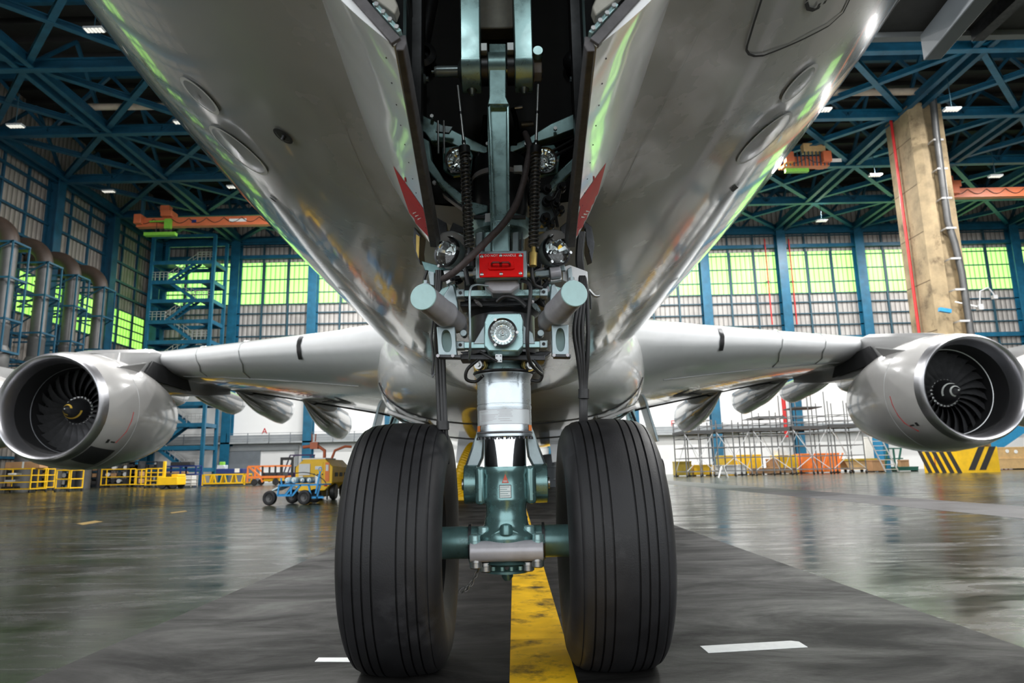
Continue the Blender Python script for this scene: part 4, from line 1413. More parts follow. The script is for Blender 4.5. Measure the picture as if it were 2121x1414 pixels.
# taxi light in its box
A0 = [gp(x, y, -.36) for x, y in ((1010, 649), (1077, 648), (1084, 665), (1084, 716), (1074, 727), (1012, 727), (1003, 716), (1003, 668))]
tx = MB().poly(A0, (0, .16, 0)).build('taxi_light_box', MT['teal'], air, bev=.006)
lamp('taxi_light', gp(1041, 688, -.425), (0, -1, -.10), .062, 'dark_metal', .07)
for sd, pts in ((-1, [(980, 712), (1004, 672), (1004, 712)]), (1, [(1083, 672), (1104, 690), (1108, 712), (1083, 712)])):
    MB().poly([gp(x, y, -.30) for x, y in pts], (0, .02, 0)).build('box_gusset', MT['teal_grey'], tx, bev=.003)
MB().poly([gp(x, y, -.37) for x, y in ((1026, 733), (1040, 733), (1040, 750), (1026, 750))], (0, .008, 0)).build('terminal_plate', MT['label'], tx, bev=.001)
for x, y in ((1029, 737), (1037, 737), (1029, 746), (1037, 746)):
    q = gp(x, y, -.372)
    MB().cyl(q, q + V((0, -.002, 0)), .003, n=8).build('plate_hole', MT['ink'], tx, smooth=0)

# red plate with handles
pd = -.47
c4 = [gp(992.5, 525.5, pd), gp(1084, 524, pd), gp(1084, 573, pd), gp(993, 574, pd)]
rp = MB().poly(c4, (0, .012, 0)).build('warning_plate', MT['red'], air, bev=.003)
ext = (c4[1] - c4[0]).normalized()
eyt = V((0, 0, 1))
W_ = (c4[1] - c4[0]).length


def rpt(px, py, off=0.0):
    return gp(px, py, pd) + V((0, -off, 0))


MB().poly([rpt(x, y) for x, y in ((1012, 545), (1064, 543), (1066, 557), (1062, 559), (1014, 560), (1011, 557))], (0, -.014, 0)).build('handle_boss', MT['red'], rp, bev=.003)
for xa, xb in ((1019, 1037), (1038, 1056)):
    ptsx = [rpt(xa, 552, .012), rpt(xa, 552, .05), rpt(xa + 3, 551, .062), rpt(xb - 3, 551, .062), rpt(xb, 552, .05), rpt(xb, 552, .012)]
    MB().tube(ptsx, .0055, 10).build('pull_handle', MT['dark_red'], rp)
for x, y in ((998, 531), (1078, 529), (1037, 529), (998, 568), (1078, 566), (1038, 567)):
    MB().lathe([(0, .005), (.006, .0045), (.0088, .002), (.0088, 0)], rpt(x, y), (0, -1, 0), 14).build('plate_screw', MT['bolt'], rp)
text_mesh('plate_lettering', 'DO NOT', MT['ring'], rp, rpt(1017.5, 530, .0025), ext, eyt, .0165)
text_mesh('plate_lettering', 'HANDLE', MT['ring'], rp, rpt(1055.5, 529.4, .0025), ext, eyt, .0165)
fr = [(985, 520), (1092, 518), (1092, 575), (985, 578)]
MB().poly([gp(x, y, pd + .05) for x, y in fr], (0, .1, 0)).build('plate_carrier', MT['teal_grey'], air, bev=.006)
for pts in ([(1006, 578), (1072, 577), (1078, 592), (1060, 606), (1020, 606), (1002, 592)],):
    MB().poly([gp(x, y, -.38) for x, y in pts], (0, .12, 0)).build('funnel_guide', MT['gunmetal'], air, bev=.012)

# springs and rods
for sd, top, bot, rt in ((-1, (962, 308), (972, 514), (948, 178)), (1, (1110, 308), (1105, 512), (1115, 176))):
    a, b = gp(*top, -.42), gp(*bot, -.45)
    d = (b - a).normalized()
    e1 = V((1, 0, 0))
    e1 = (e1 - d * e1.dot(d)).normalized()
    e2 = d.cross(e1)
    N_ = 26
    pts = []
    for k in range(N_ * 14 + 1):
        u = k / (N_ * 14)
        uu = u
        t = 2 * PI * N_ * u
        pts.append(a + d * ((b - a).length * uu) + (e1 * math.cos(t) + e2 * math.sin(t)) * .023)
    sp = MB().tube(pts, .0058, 6).build('coil_spring', MT['spring'], air, smooth=80)
    t_ = gp(*rt, -.30)
    MB().cyl(t_, a, .008, n=12).build('spring_rod', MT['bolt'], sp)
    for k in (.45, .9):
        q = t_.lerp(a, k)
        MB().cyl(q - d * .008, q + d * .008, .0105, n=12).build('rod_sleeve', MT['dark_metal'], sp)
    MB().cyl(a - d * .01, a + d * .03, .03, n=16).build('spring_cap', MT['dark_metal'], sp)
    MB().cyl(b, b + d * .05, .012, n=10).cyl(b + d * .03, b + d * .10, .02, n=10).build('spring_anchor', MT['brass' if sd > 0 else 'dark_metal'], sp)

# drag brace and its fork
db = part('drag_brace', air)
yb, yt_ = -.38, -.22
front = [(1013, 96, yt_), (1013, 205, -.27), (1009, 222, -.28), (1010, 300, -.31), (1016, 470, yb), (1020, 530, yb), (1056, 530, yb), (1056, 470, yb), (1055, 300, -.31), (1055, 222, -.28), (1048, 205, -.27), (1048, 96, yt_)]
MB().poly([gp(*q) for q in front], (0, .05, 0)).build('brace_web', MT['teal'], db, bev=.004)
for (xa0, xa1, xb0, xb1) in ((1009.5, 1016, 1020, 1026), (1048.5, 1055, 1050, 1056)):
    MB().poly([gp(xa0, 222, -.31), gp(xa1, 215, -.31), gp(xb1, 462, yb - .03), gp(xb0, 470, yb - .03)], (0, .06, 0)).build('brace_rail', MT['teal'], db, bev=.006)
MB().poly([gp(1013, 90, -.25), gp(1048, 90, -.25), gp(1048, 200, -.30), gp(1055, 216, -.31), (gp(1010, 216, -.31)), gp(1013, 200, -.30)], (0, .05, 0)).build('brace_head', MT['teal'], db, bev=.005)
MB().poly([gp(1019, 455, yb - .025), gp(1053, 455, yb - .025), gp(1055, 530, yb - .025), gp(1020, 530, yb - .025)], (0, .05, 0)).build('brace_foot', MT['teal'], db, bev=.005)
pc = gp(1030, 146, -.19)
MB().cyl((pc.x - .05, pc.y, pc.z), (pc.x + .05, pc.y, pc.z), .10, n=40).build('brace_eye', MT['teal'], db, bev=.003)
fk = part('brace_fork', air)
for xa, xb in ((957, 997), (1066, 1103)):
    la, lb = gp(xa, 146, -.19), gp(xb, 146, -.19)
    zc_ = pc.z
    MB().cyl((la.x, pc.y, zc_), (lb.x, pc.y, zc_), .122, n=48).build('fork_lobe', MT['teal'], fk, bev=.005)
    MB().bb((la.x, pc.y - .122, zc_), (lb.x, pc.y + .03, 4.4)).build('fork_blade', MT['teal'], fk, bev=.006)
    MB().lathe([(.0, -.03), (.012, -.03), (.03, 0)], V(((la.x + lb.x) / 2, pc.y, zc_ - .121)), (0, 0, 1), 14).build('drain_nipple', MT['teal_grey'], fk)
for xa, xb in ((998, 1011), (1051, 1065)):
    la, lb = gp(xa, 146, -.19), gp(xb, 146, -.19)
    MB().cyl((la.x, pc.y, pc.z), (lb.x, pc.y, pc.z), .085, n=32).build('pin_spacer', MT['dark_metal'], fk)
    MB().bb((la.x, pc.y - .115, pc.z + .05), (lb.x, pc.y - .07, pc.z + .10)).build('spacer_lock', MT['label'], fk, bev=.003)
x0, x1 = gp(894, 146, -.19).x, gp(1126, 146, -.19).x
pn = MB().cyl((x0 + .03, pc.y, pc.z), (x1 - .02, pc.y, pc.z), .032, n=24).build('hinge_pin', MT['teal_grey'], fk)
pf = [(.0, 0), (.008, 0), (.008, .015), (.028, .018), (.030, .03), (.030, .04), (.022, .045), (.022, .095), (.030, .10), (.030, .112), (.026, .118), (.03, .15), (.07, .168), (.11, .175), (.115, .185)]
MB().lathe(pf, (x0, pc.y, pc.z), (1, 0, 0), 28).build('pin_end', MT['teal_grey'], fk, smooth=40)
MB().lathe([(.115, -.02), (.09, .0), (.07, .005), (.07, .045), (.06, .05), (0, .05)], (x1 - .06, pc.y, pc.z), (1, 0, 0), 8).build('pin_nut', MT['gunmetal'], fk)
MB().cyl((x1 - .035, pc.y - .11, pc.z + .05), (x1 - .035, pc.y - .06, pc.z + .05), .03, n=16).build('nut_lock', MT['teal'], fk, bev=.003)
# broad beam above the brace, with its dark arch
q0, q1 = gp(992, 60, .05), gp(1066, 60, .05)
MB().bb((q0.x, YG + .0, Zg(58, 0)), (q1.x, YG + .12, 4.4)).build('cross_web', MT['beige'], fk, bev=.01)
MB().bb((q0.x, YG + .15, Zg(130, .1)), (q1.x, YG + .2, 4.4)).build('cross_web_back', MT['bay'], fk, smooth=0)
for sd in (-1, 1):
    xx = q0.x if sd < 0 else q1.x
    MB().bb((xx - .012, YG - .15, Zg(110, 0)), (xx + .012, YG + .12, 4.4)).build('web_flange', MT['dark_metal'], fk, bev=.004)

# strut body behind the brace
sb = MB().lathe([(.10, z(300)), (.155, z(312)), (.160, z(330)), (.160, z(345)), (.165, z(347)), (.165, z(356)), (.160, z(358)), (.16, z(425)), (.14, z(440)), (.12, z(600))], AX(0) + V((0, .05, 0)), n=56).build('strut_body', MT['dark_metal'], air, smooth=40)
MB().lathe([(.165, z(346)), (.169, z(348)), (.169, z(354)), (.165, z(356))], AX(0) + V((0, .05, 0)), n=56).build('clamp_band', MT['gunmetal'], sb)
MB().box(gp(1073, 351, -.16), (.05, .03, .04)).build('clamp_block', MT['label'], sb, bev=.003)
yk = MB().lathe([(.02, z(452)), (.175, z(452)), (.178, z(458)), (.165, z(475)), (.10, z(490)), (.02, z(492))], AX(0) + V((0, -.02, 0)), n=48).build('strut_yoke', MT['teal'], air, smooth=40)
for x in (1000, 1070):
    q = gp(x, 450, -.18)
    MB().box(q, (.10, .02, .02)).build('yoke_slot', MT['dark_metal'], yk, bev=.002)
MB().poly([gp(x, y, -.235) for x, y in ((1005, 442), (1022, 440), (1020, 458), (1004, 460))], (0, .004, 0)).build('yoke_label', MT['label'], yk)
for x0_, x1_ in ((984, 1001), (1003, 1019), (1059, 1076), (1079, 1084)):
    MB().poly([gp(x0_, 480, -.30), gp(x1_, 478, -.30), gp(x1_, 530, -.30), gp(x0_, 530, -.30)], (0, .1, 0)).build('yoke_clevis', MT['teal_grey' if x0_ != 1003 else 'teal'], yk, bev=.008)

# side braces: the V of beams inside the bay and the lower arms
sbp = part('side_brace', air)
for pts, dy, m in (([(862, 232), (905, 252), (950, 275), (1012, 305), (1012, 320), (960, 308), (925, 293), (893, 292), (880, 275), (862, 262)], .05, 'teal'),
                   ([(1203, 229), (1203, 262), (1150, 282), (1100, 298), (1056, 318), (1056, 302), (1092, 286), (1140, 256)], .05, 'teal'),
                   ([(868, 280), (889, 292), (893, 330), (920, 372), (957, 402), (957, 420), (948, 416), (905, 375), (880, 345), (868, 310)], .0, 'teal'),
                   ([(1192, 322), (1192, 348), (1166, 372), (1140, 396), (1128, 396), (1150, 362)], .0, 'teal'),
                   ([(925, 392), (960, 420), (960, 432), (915, 400)], .05, 'dark_metal'),
                   ([(1010, 425), (1010, 438), (985, 445), (975, 432), (960, 420), (965, 415)], -.1, 'teal')):
    MB().poly([gp(x, y, dy) for x, y in pts], (0, .10, .01)).build('brace_beam', MT[m], sbp, bev=.006)
bk = MB().poly([gp(x, y, -.02) for x, y in ((905, 258), (938, 262), (930, 275), (902, 272))], (0, .02, 0)).build('lock_plate', MT['teal_grey'], sbp, bev=.002)
for x in (907, 919):
    MB().cyl(gp(x, 250, -.04), gp(x + 1, 318, -.04), .006, n=8).build('lock_rod', MT['bolt'], sbp)
for x, y in ((895, 243), (1090, 300), (1150, 268), (1010, 300), (900, 380)):
    q = gp(x, y, .03)
    MB().cyl(q, q + V((0, -.02, 0)), .012, n=6).build('brace_bolt', MT['bolt'], sbp, smooth=0)
# equipment plate on the right
ep = MB().poly([gp(x, y, .02) for x, y in ((1118, 398), (1150, 398), (1147, 480), (1100, 480), (1105, 430))], (0, .03, 0)).build('equipment_plate', MT['teal_grey'], air, bev=.004)
for x, y, r in ((1132, 396, .025), (1161, 392, .028), (1132, 420, .03), (1150, 425, .024), (1128, 455, .03), (1158, 440, .026), (1140, 470, .02)):
    q = gp(x, y, -.02)
    MB().lathe([(0, .06), (r * .6, .06), (r * .7, .03), (r, .03), (r, 0)], q, (.2, -1, .1), 14).build('connector', MT['dark_metal'], ep)
for pts in ([(1161, 392), (1155, 420), (1158, 440), (1140, 462)], [(1150, 398), (1140, 420), (1150, 440), (1155, 470)], [(1132, 420), (1150, 410), (1158, 395)]):
    MB().tube([gp(x, y, -.05) for x, y in pts], .009, 8).build('wire', MT['hose'], ep)
MB().poly([gp(x, y, .0) for x, y in ((1118, 472), (1126, 472), (1122, 465))], (0, -.004, 0)).build('warning_label', MT['yellow_mark'], ep)
MB().poly([gp(x, y, .0) for x, y in ((1129, 407), (1141, 407), (1141, 412), (1129, 412))], (0, -.004, 0)).build('white_label', MT['label_white'], ep)


# hoses and cables
def smooth_pts(pts, n=8):
    out = []
    m = len(pts)
    for i in range(m - 1):
        p0, p1, p2, p3 = pts[max(0, i - 1)], pts[i], pts[i + 1], pts[min(m - 1, i + 2)]
        for k in range(n):
            t = k / n
            out.append(.5 * ((2 * p1) + (p2 - p0) * t + (2 * p0 - 5 * p1 + 4 * p2 - p3) * t * t + (3 * p1 - p0 - 3 * p2 + p3) * t ** 3))
    out.append(pts[-1])
    return out


def cable(pts, r, name='cable', m='hose', parent=air, n=10):
    return MB().tube(smooth_pts([gp(*q) if len(q) == 3 else gp(q[0], q[1], -.3) for q in pts]), r, n).build(name, MT[m], parent, smooth=80)


cable([(1088, 276, -.2), (1097, 305, -.33), (1092, 340, -.42), (1082, 385, -.47), (1070, 420, -.49), (1055, 447, -.50), (1035, 472, -.51), (1010, 497, -.52), (975, 532, -.53), (945, 560, -.50), (928, 572, -.45), (919, 577, -.40)], .0175, 'brake_hose', 'sleeve')
for off, a in ((0, .0), (7, .01), (13, -.01)):
    cable([(906 + off * .6, 560, -.2), (903 + off * .5, 640, -.2), (905 + off, 740, -.1), (908 + off, 830, -.1), (911 + off, 900, -.1), (914 + off, 960, -.05)], .012, 'brake_cable')
MB().cyl(gp(917, 872, -.12), gp(917, 890, -.12), .034, n=16).build('cable_clamp', MT['hose'], air)
cable([(898, 650, -.25), (894, 700, -.25), (898, 740, -.25), (895, 775, -.25)], .006, 'ground_wire')
MB().poly([gp(x, y, -.25) for x, y in ((893, 763), (899, 763), (900, 776), (896, 782), (893, 776))], (0, .01, 0)).build('wire_tag', MT['dark_metal'], air)
for k, (o1, o2) in enumerate(((-14, -4), (-6, -2), (2, 2), (14, 5))):
    cable([(1200 + k * 3, 480, -.1), (1196 + k * 3, 540, -.1), (1203 + k * 4, 600, -.15), (1204 + o1, 680, -.15), (1207 + o1 * .7, 740, -.13), (1208 + o2, 800, -.1), (1208 + o2, 860, -.1), (1208 + o2, 920, -.05)], .012, 'brake_cable')
MB().cyl(gp(1209, 806, -.11), gp(1209, 825, -.11), .03, n=16).build('cable_clamp', MT['hose'], air)
for pts, r, m in (([(1012, 592, -.4), (985, 590, -.42), (974, 600, -.44), (973, 640, -.44), (974, 710, -.44), (972, 745, -.3)], .006, 'teal_grey'),
                  ([(1080, 580, -.4), (1098, 592, -.44), (1096, 640, -.45), (1092, 700, -.45), (1096, 745, -.4), (1110, 765, -.3), (1122, 775, -.2)], .010, 'hose'),
                  ([(1030, 625, -.4), (1045, 614, -.42), (1070, 618, -.43), (1090, 635, -.44)], .012, 'hose'),
                  ([(994, 728, -.35), (1012, 738, -.38), (1030, 748, -.39)], .007, 'hose'),
                  ([(990, 745, -.2), (968, 765, -.2), (966, 785, -.18), (985, 790, -.16), (1000, 778, -.2)], .009, 'hose'),
                  ([(1105, 745, -.2), (1122, 770, -.2), (1118, 788, -.18), (1100, 787, -.16)], .009, 'hose'),
                  ([(1100, 545, -.4), (1103, 575, -.4), (1108, 590, -.38), (1122, 596, -.35)], .010, 'hose'),
                  ([(968, 520, -.35), (964, 550, -.36), (970, 590, -.36)], .012, 'hose'),
                  ([(885, 560, -.2), (878, 585, -.2), (886, 605, -.2)], .008, 'hose'),
                  ([(1100, 330, .0), (1150, 310, .0), (1195, 285, .05)], .010, 'hose'),
                  ([(1100, 345, .0), (1150, 322, .0), (1195, 300, .05)], .012, 'hose'),
                  ([(1215, 590, -.1), (1222, 610, -.1), (1224, 640, -.1)], .006, 'hose'),
                  ([(1220, 600, -.1), (1232, 612, -.1), (1242, 612, -.1)], .008, 'bolt'),
                  ([(1005, 240, .1), (1000, 280, .1), (990, 330, .05)], .015, 'hose'),
                  ([(1062, 225, .1), (1070, 260, .1), (1066, 300, .05)], .015, 'hose'),
                  ([(1080, 258, .1), (1105, 256, .1)], .018, 'gunmetal'),
                  ([(1066, 224, .1), (1082, 222, .1)], .012, 'bolt')):
    cable(pts, r, 'hydraulic_pipe' if m != 'hose' else 'hydraulic_hose', m)
# bracket arms beside the landing lights, white panel on the right
for pts, dy, m, nm in (([(873, 540), (905, 548), (940, 552), (962, 548), (962, 565), (905, 568), (880, 560)], -.18, 'teal_dark', 'light_bracket'),
                       ([(886, 560), (900, 562), (900, 592), (890, 590)], -.18, 'teal_grey', 'light_bracket'),
                       ([(1126, 548), (1170, 548), (1172, 560), (1126, 562)], -.2, 'teal_grey', 'light_bracket'),
                       ([(1165, 553), (1180, 548), (1217, 562), (1219, 600), (1205, 600), (1165, 580)], -.14, 'door_white', 'side_panel'),
                       ([(1175, 556), (1184, 552), (1188, 596), (1178, 596)], -.17, 'teal_grey', 'light_bracket'),
                       ([(918, 560), (935, 556), (940, 580), (925, 590)], -.25, 'bolt', 'valve_body'),
                       ([(1138, 560), (1162, 556), (1164, 580), (1140, 584)], -.25, 'bolt', 'valve_body'),
                       ([(938, 460), (960, 470), (960, 482), (930, 480)], .02, 'dark_metal', 'stop_block'),
                       ([(960, 548), (985, 530), (990, 620), (962, 625)], -.1, 'dark_metal', 'manifold'),
                       ([(1095, 520), (1122, 525), (1122, 622), (1090, 620)], -.1, 'dark_metal', 'manifold')):
    MB().poly([gp(x, y, dy) for x, y in pts], (0, .035 if m != 'dark_metal' else .12, 0)).build(nm, MT[m], air, bev=.004)
MB().cyl(gp(1139, 566, -.27), gp(1161, 563, -.27), .032, n=20).build('solenoid', MT['gunmetal'], air, bev=.003)
rnd = random.Random(4)
for k in range(46):
    sd = 1 if k % 2 else -1
    x = 1045 + sd * rnd.uniform(48, 100)
    y = rnd.uniform(525, 640)
    q = gp(x, y, rnd.uniform(-.26, -.15))
    m = rnd.choice(['bolt', 'dark_metal', 'teal_grey', 'gunmetal', 'dark_metal'])
    d = V((rnd.uniform(-1, 1), rnd.uniform(-1, -.2), rnd.uniform(-.6, .6))).normalized()
    r = rnd.uniform(.008, .018)
    MB().lathe([(0, .05), (r * .6, .05), (r * .6, .03), (r, .03), (r, 0), (r * .5, -.02)], q, d, rnd.choice([6, 12])).build('pipe_union', MT[m], air)
# ------------------------------------------------------------------ things standing in the hangar
MT['yellow'] = mat('yellow_equipment_paint', (.92, .54, .008), .42, var=.1, scale=2, dirt=((.25, .15, .03), 3, .66))
MT['yellow_dull'] = mat('dull_yellow_paint', (.45, .32, .03), .5, var=.2, scale=2)
MT['hazard_black'] = mat('hazard_black', (.02, .02, .02), .5)
MT['hazard_dark'] = mat('hazard_dark_orange', (.50, .20, .01), .5)
MT['orange_crane'] = mat('orange_crane_paint', (.60, .15, .06), .45, var=.1, scale=1)
MT['green_hoist'] = mat('green_hoist_paint', (.20, .50, .05), .45)
MT['scaffold'] = mat('scaffold_grey_tube', (.17, .17, .17), .4, metal=.4, var=.15, scale=3)
MT['alu'] = mat('aluminium_tube', (.62, .62, .62), .35, metal=.6, var=.1, scale=6)
MT['deck'] = mat('dark_deck', (.05, .05, .05), .6)
MT['cardboard'] = mat('cardboard_brown', (.42, .24, .12), .7, var=.12, scale=3)
MT['wood'] = mat('tan_wood_crate', (.55, .36, .16), .6, var=.15, scale=2)
MT['cart_blue'] = mat('bright_blue_paint', (.02, .28, .62), .4)
MT['navy'] = mat('navy_blue_paint', (.01, .03, .16), .45)
MT['mid_blue'] = mat('mid_blue_paint', (.02, .22, .42), .45)
MT['green_frame'] = mat('dark_green_paint', (.01, .10, .07), .5)
MT['plum'] = mat('forklift_dark_purple', (.03, .012, .06), .45)
MT['pale_tank'] = mat('pale_gas_bottle', (.55, .68, .70), .4)
MT['white_plain'] = mat('plain_white', (.78, .78, .76), .5, var=.04)
MT['duct_grey'] = mat('grey_exhaust_duct', (.085, .085, .085), .45, metal=.4, var=.2, scale=.8)
MT['duct_brown'] = mat('brown_duct_elbow', (.045, .03, .022), .5, var=.3, scale=.8)
MT['concrete'] = mat('tan_concrete', (.26, .195, .11), .75, var=.4, scale=.5, dirt=((.09, .06, .03), .55, .54))
MT['concrete_dark'] = mat('brown_concrete', (.12, .08, .045), .8, var=.3, scale=.5)
MT['red_pipe'] = mat('red_pipe_paint', (.50, .02, .02), .4)
MT['dark_thing'] = mat('dark_clutter', (.025, .025, .028), .5, var=.4, scale=3)


def mpp(p):
    return (V(p) - CAM).dot(FW) / FPX


def frame_box(mb, lo, hi, t, mids=(), x_mids=()):
    """open tubular frame: corner posts, top and bottom rails, extra rails"""
    lo, hi = V(lo), V(hi)
    for x in (lo.x, hi.x):
        for y in (lo.y, hi.y):
            mb.bb((x - t / 2, y - t / 2, lo.z), (x + t / 2, y + t / 2, hi.z))
    for zz in (lo.z + t / 2 + .12, hi.z - t / 2, *mids):
        for y in (lo.y, hi.y):
            mb.bb((lo.x, y - t / 2, zz - t / 2), (hi.x, y + t / 2, zz + t / 2))
        for x in (lo.x, hi.x):
            mb.bb((x - t / 2, lo.y, zz - t / 2), (x + t / 2, hi.y, zz + t / 2))
    return mb


# --- stair tower
Yt = 80.0
xa, xb = P(318, 700, Yt).x, P(446, 700, Yt).x
st = thing('stair_tower', 'tall blue steel stair tower zigzagging up the corner of the back wall', 'stairs', ((xa + xb) / 2, Yt, 0))
y0, y1 = Yt - 1.6, Yt + 1.8
for x in (xa, xb):
    for y in (y0, y1):
        MB().bb((x - .18, y - .18, 0), (x + .18, y + .18, 29.5)).build('tower_post', MT['blue'], st, smooth=0)
MB().bb((xa, y0 - .1, 29.2), (xb, y0 + .1, 29.6)).bb((xa, y1 - .1, 29.2), (xb, y1 + .1, 29.6)).build('tower_head', MT['blue'], st, smooth=0)
lev = [P(380, q, Yt - 1.6).z for q in (969, 923, 876, 832, 788, 745, 704, 662, 619, 580, 540)]
for i, zz in enumerate(lev):
    MB().bb((xa, y0 - .1, zz - .45), (xb, y0 + .1, zz)).bb((xa, y1 - .1, zz - .45), (xb, y1 + .1, zz)).bb((xa - .1, y0, zz - .45), (xa + .1, y1, zz)).bb((xb - .1, y0, zz - .45), (xb + .1, y1, zz)).bb((xb - 2.0, y0, zz - .08), (xb, y1, zz)).bb((xa, y0, zz - .08), (xa + 2.0, y1, zz)).build('landing', MT['blue'], st, smooth=0)
    mb = MB()
    sx0, sx1 = (xb - 2.0, xb) if i % 2 == 0 else (xa, xa + 2.0)
    for zr in (.45, .75, 1.05):
        mb.bb((sx0, y0 - .03, zz + zr - .03), (sx1, y0 + .03, zz + zr + .03))
    for k in range(5):
        x = sx0 + (sx1 - sx0) * k / 4
        mb.bb((x - .03, y0 - .03, zz), (x + .03, y0 + .03, zz + 1.08))
    mb.build('landing_railing', MT['alu'], st, smooth=0)
    if i + 1 < len(lev):
        z2 = lev[i + 1]
        p0, p1 = (xa + 2.0, xb - 2.0) if i % 2 else (xb - 2.0, xa + 2.0)
        mb = MB()
        for y in (y0 + .1, y0 + 1.1):
            mb.bar((p0, y, zz - .1), (p1, y, z2 - .1), .1, .34)
        for k in range(9):
            u = (k + .5) / 9
            mb.box((p0 + (p1 - p0) * u, y0 + .6, zz + (z2 - zz) * u), (.35, 1.0, .06))
        fl_ = mb.build('stair_flight', MT['blue'], st, smooth=0)
        mb = MB()
        for zr in (.5, .95):
            mb.bar((p0, y0 + .1, zz + zr), (p1, y0 + .1, z2 + zr), .05, .05)
        for k in range(7):
            u = k / 6
            q = V((p0 + (p1 - p0) * u, y0 + .1, zz + (z2 - zz) * u))
            mb.bar(q, q + V((0, 0, .97)), .05, .05)
        mb.build('stair_railing', MT['alu'], fl_, smooth=0)

# --- exhaust ducts by the side wall
DL = ['grey exhaust duct closest to the blue corner column, elbow bent to the wall',
      'second grey exhaust duct counted from the blue corner column of the hangar',
      'third grey exhaust duct counted from the blue corner column of the hangar',
      'grey exhaust duct cut by the picture edge, farthest from the blue corner column']
for k, (px, lb) in enumerate(zip((205, 145, 83, 6), DL)):
    xd = (-42.2, -42.2, -42.2, -41.2)[k]
    Y = (67.9, 63.5, 59.4, 53.7)[k]
    zt = 22.0
    dt = thing('exhaust_duct', lb, 'duct', (xd, Y, 0), 'exhaust ducts along the side wall')
    MB().lathe([(.66, 0), (.66, 13.0), (.70, 13.1), (.70, 13.3), (.60, 13.5), (.60, zt - 2.0)], (xd, Y, 0), (0, 0, 1), 24).build('duct_pipe', MT['duct_grey'], dt)
    pts = [V((xd - 2.0 + 2.0 * math.cos(a), Y, zt - 2.0 + 2.0 * math.sin(a))) for a in [PI / 2 * j / 8 for j in range(9)]] + [V((XL + .36, Y, zt))]
    MB().tube(pts, .68, 20).build('duct_elbow', MT['duct_brown'], dt)
    mb = MB()
    for zz in (17.0, 20.0, 13.6, 11.0):
        mb.bb((XL + .36, Y - 1.0, zz - .08), (xd + 1.0, Y - .9, zz + .08)).bb((XL + .36, Y + .9, zz - .08), (xd + 1.0, Y + 1.0, zz + .08)).bb((xd + .9, Y - 1.0, zz - .08), (xd + 1.05, Y + 1.0, zz + .08))
    mb.bb((XL + .36, Y - 1.0, 10.95), (XL + .5, Y + 1.0, 11.1)).bar((XL + .45, Y - .95, 17), (xd + .9, Y - .95, 20), .1, .1).bar((XL + .45, Y + .95, 13.6), (xd + .9, Y + .95, 17), .1, .1)
    for dy in (-.95, .95):
        mb.bb((xd + .9, Y + dy - .06, 11.0), (xd + 1.02, Y + dy + .06, 20.0))
    mb.build('duct_support', MT['blue_shaded'], dt, smooth=0)
    MB().lathe([(.64, 9.0), (.84, 9.4), (.84, 11.2), (.64, 11.6)], (xd, Y, 0), (0, 0, 1), 24).build('duct_drum', MT['duct_grey'], dt)

# --- concrete pillar of the hangar with its striped guard, pipes
pa, pb, pc_ = 34.6, 37.2, 54.0
pil = struct(MB().prism([(pa, pc_ + 4), (pa, pc_ + .5), (pa + .5, pc_), (pa + 1.0, pc_), (pa + 1.0, pc_ + .35), (pa + 2.0, pc_ + .35), (pa + 2.0, pc_), (pb, pc_), (pb, pc_ + 4)], (0, 0, 0), (1, 0, 0), (0, 1, 0), (0, 0, 1), ZC).build('pillar', MT['concrete'], smooth=0, loc=(pa + 1.6, pc_ + 2, 0)))
pil['label'] = 'tall tan concrete pillar with striped base and grey downpipe'
for k in range(7):
    z_ = 3 + k * 4.2
    MB().bb((pa - .02, pc_ + .55, z_), (pa, pc_ + 3.9, z_ + .06)).build('concrete_joint', MT['concrete_dark'], pil, smooth=0)
gd = MB().bb((pa - .35, pc_ - .35, 0), (pb + .2, pc_ + 4.2, 1.95)).build('base_guard', MT['yellow'], pil, smooth=0)
for k in range(5):
    yy = pc_ + .1 + k * .95
    MB().poly([V((pa - .37, yy - .3 + .8, 1.95)), V((pa - .37, yy + .25 + .8, 1.95)), V((pa - .37, yy + .25 - .5, 0)), V((pa - .37, yy - .3 - .5, 0))], (.015, 0, 0)).build('guard_stripe', MT['hazard_black'], gd, smooth=0)
for xx in (pa + .35, pa + 1.2):
    MB().poly([V((xx, pc_ - .37, .2)), V((xx + .5, pc_ - .37, .2)), V((xx + 1.5, pc_ - .37, 1.95)), V((xx + 1.0, pc_ - .37, 1.95))], (0, .015, 0)).build('guard_stripe', MT['hazard_black'], gd, smooth=0)
pts = [P(1702, 192, 53), P(1880, 190, 53.2)]
pp = [pts[0], V((pa + 1.2, 53.2, pts[1].z)), V((pa + 1.55, 53.3, pts[1].z - .2)), V((pa + 1.6, 53.4, pts[1].z - .9)), V((pa + 1.6, 53.6, 28)), V((pa + 1.6, 53.75, 20.3)), V((pa + 1.9, 53.75, 18.5)), V((pa + 2.1, 53.7, 16)), V((pa + 2.1, 53.7, 2.2))]
MB().tube(pp, .27, 12).build('down_pipe', MT['duct_grey'], pil)
MB().cyl(pts[0], pp[1], .3, n=12).build('roof_pipe_run', MT['tan_pipe'], pil)
for k in range(8):
    zz = 27.5 - k * 2.6
    MB().bb((pa + 1.25, pc_ - .55, zz - .08), (pa + 2.05, pc_ - .45, zz + .08)).bb((pa + 1.2, pc_ - .55, zz - .06), (pa + 1.28, pc_ + .4, zz + .06)).build('pipe_bracket', MT['alu'], pil, smooth=0)
MB().tube([V((pa - .25, pc_ + 2.6, .1)), V((pa - .25, pc_ + 2.6, ZC))], .12, 10).build('red_riser', MT['red_pipe'], pil)
for px, py in ((1755, 690), (0, 0)):
    if px:
        pass
fx = V((pa + .2, pc_ - .8, 12.6))
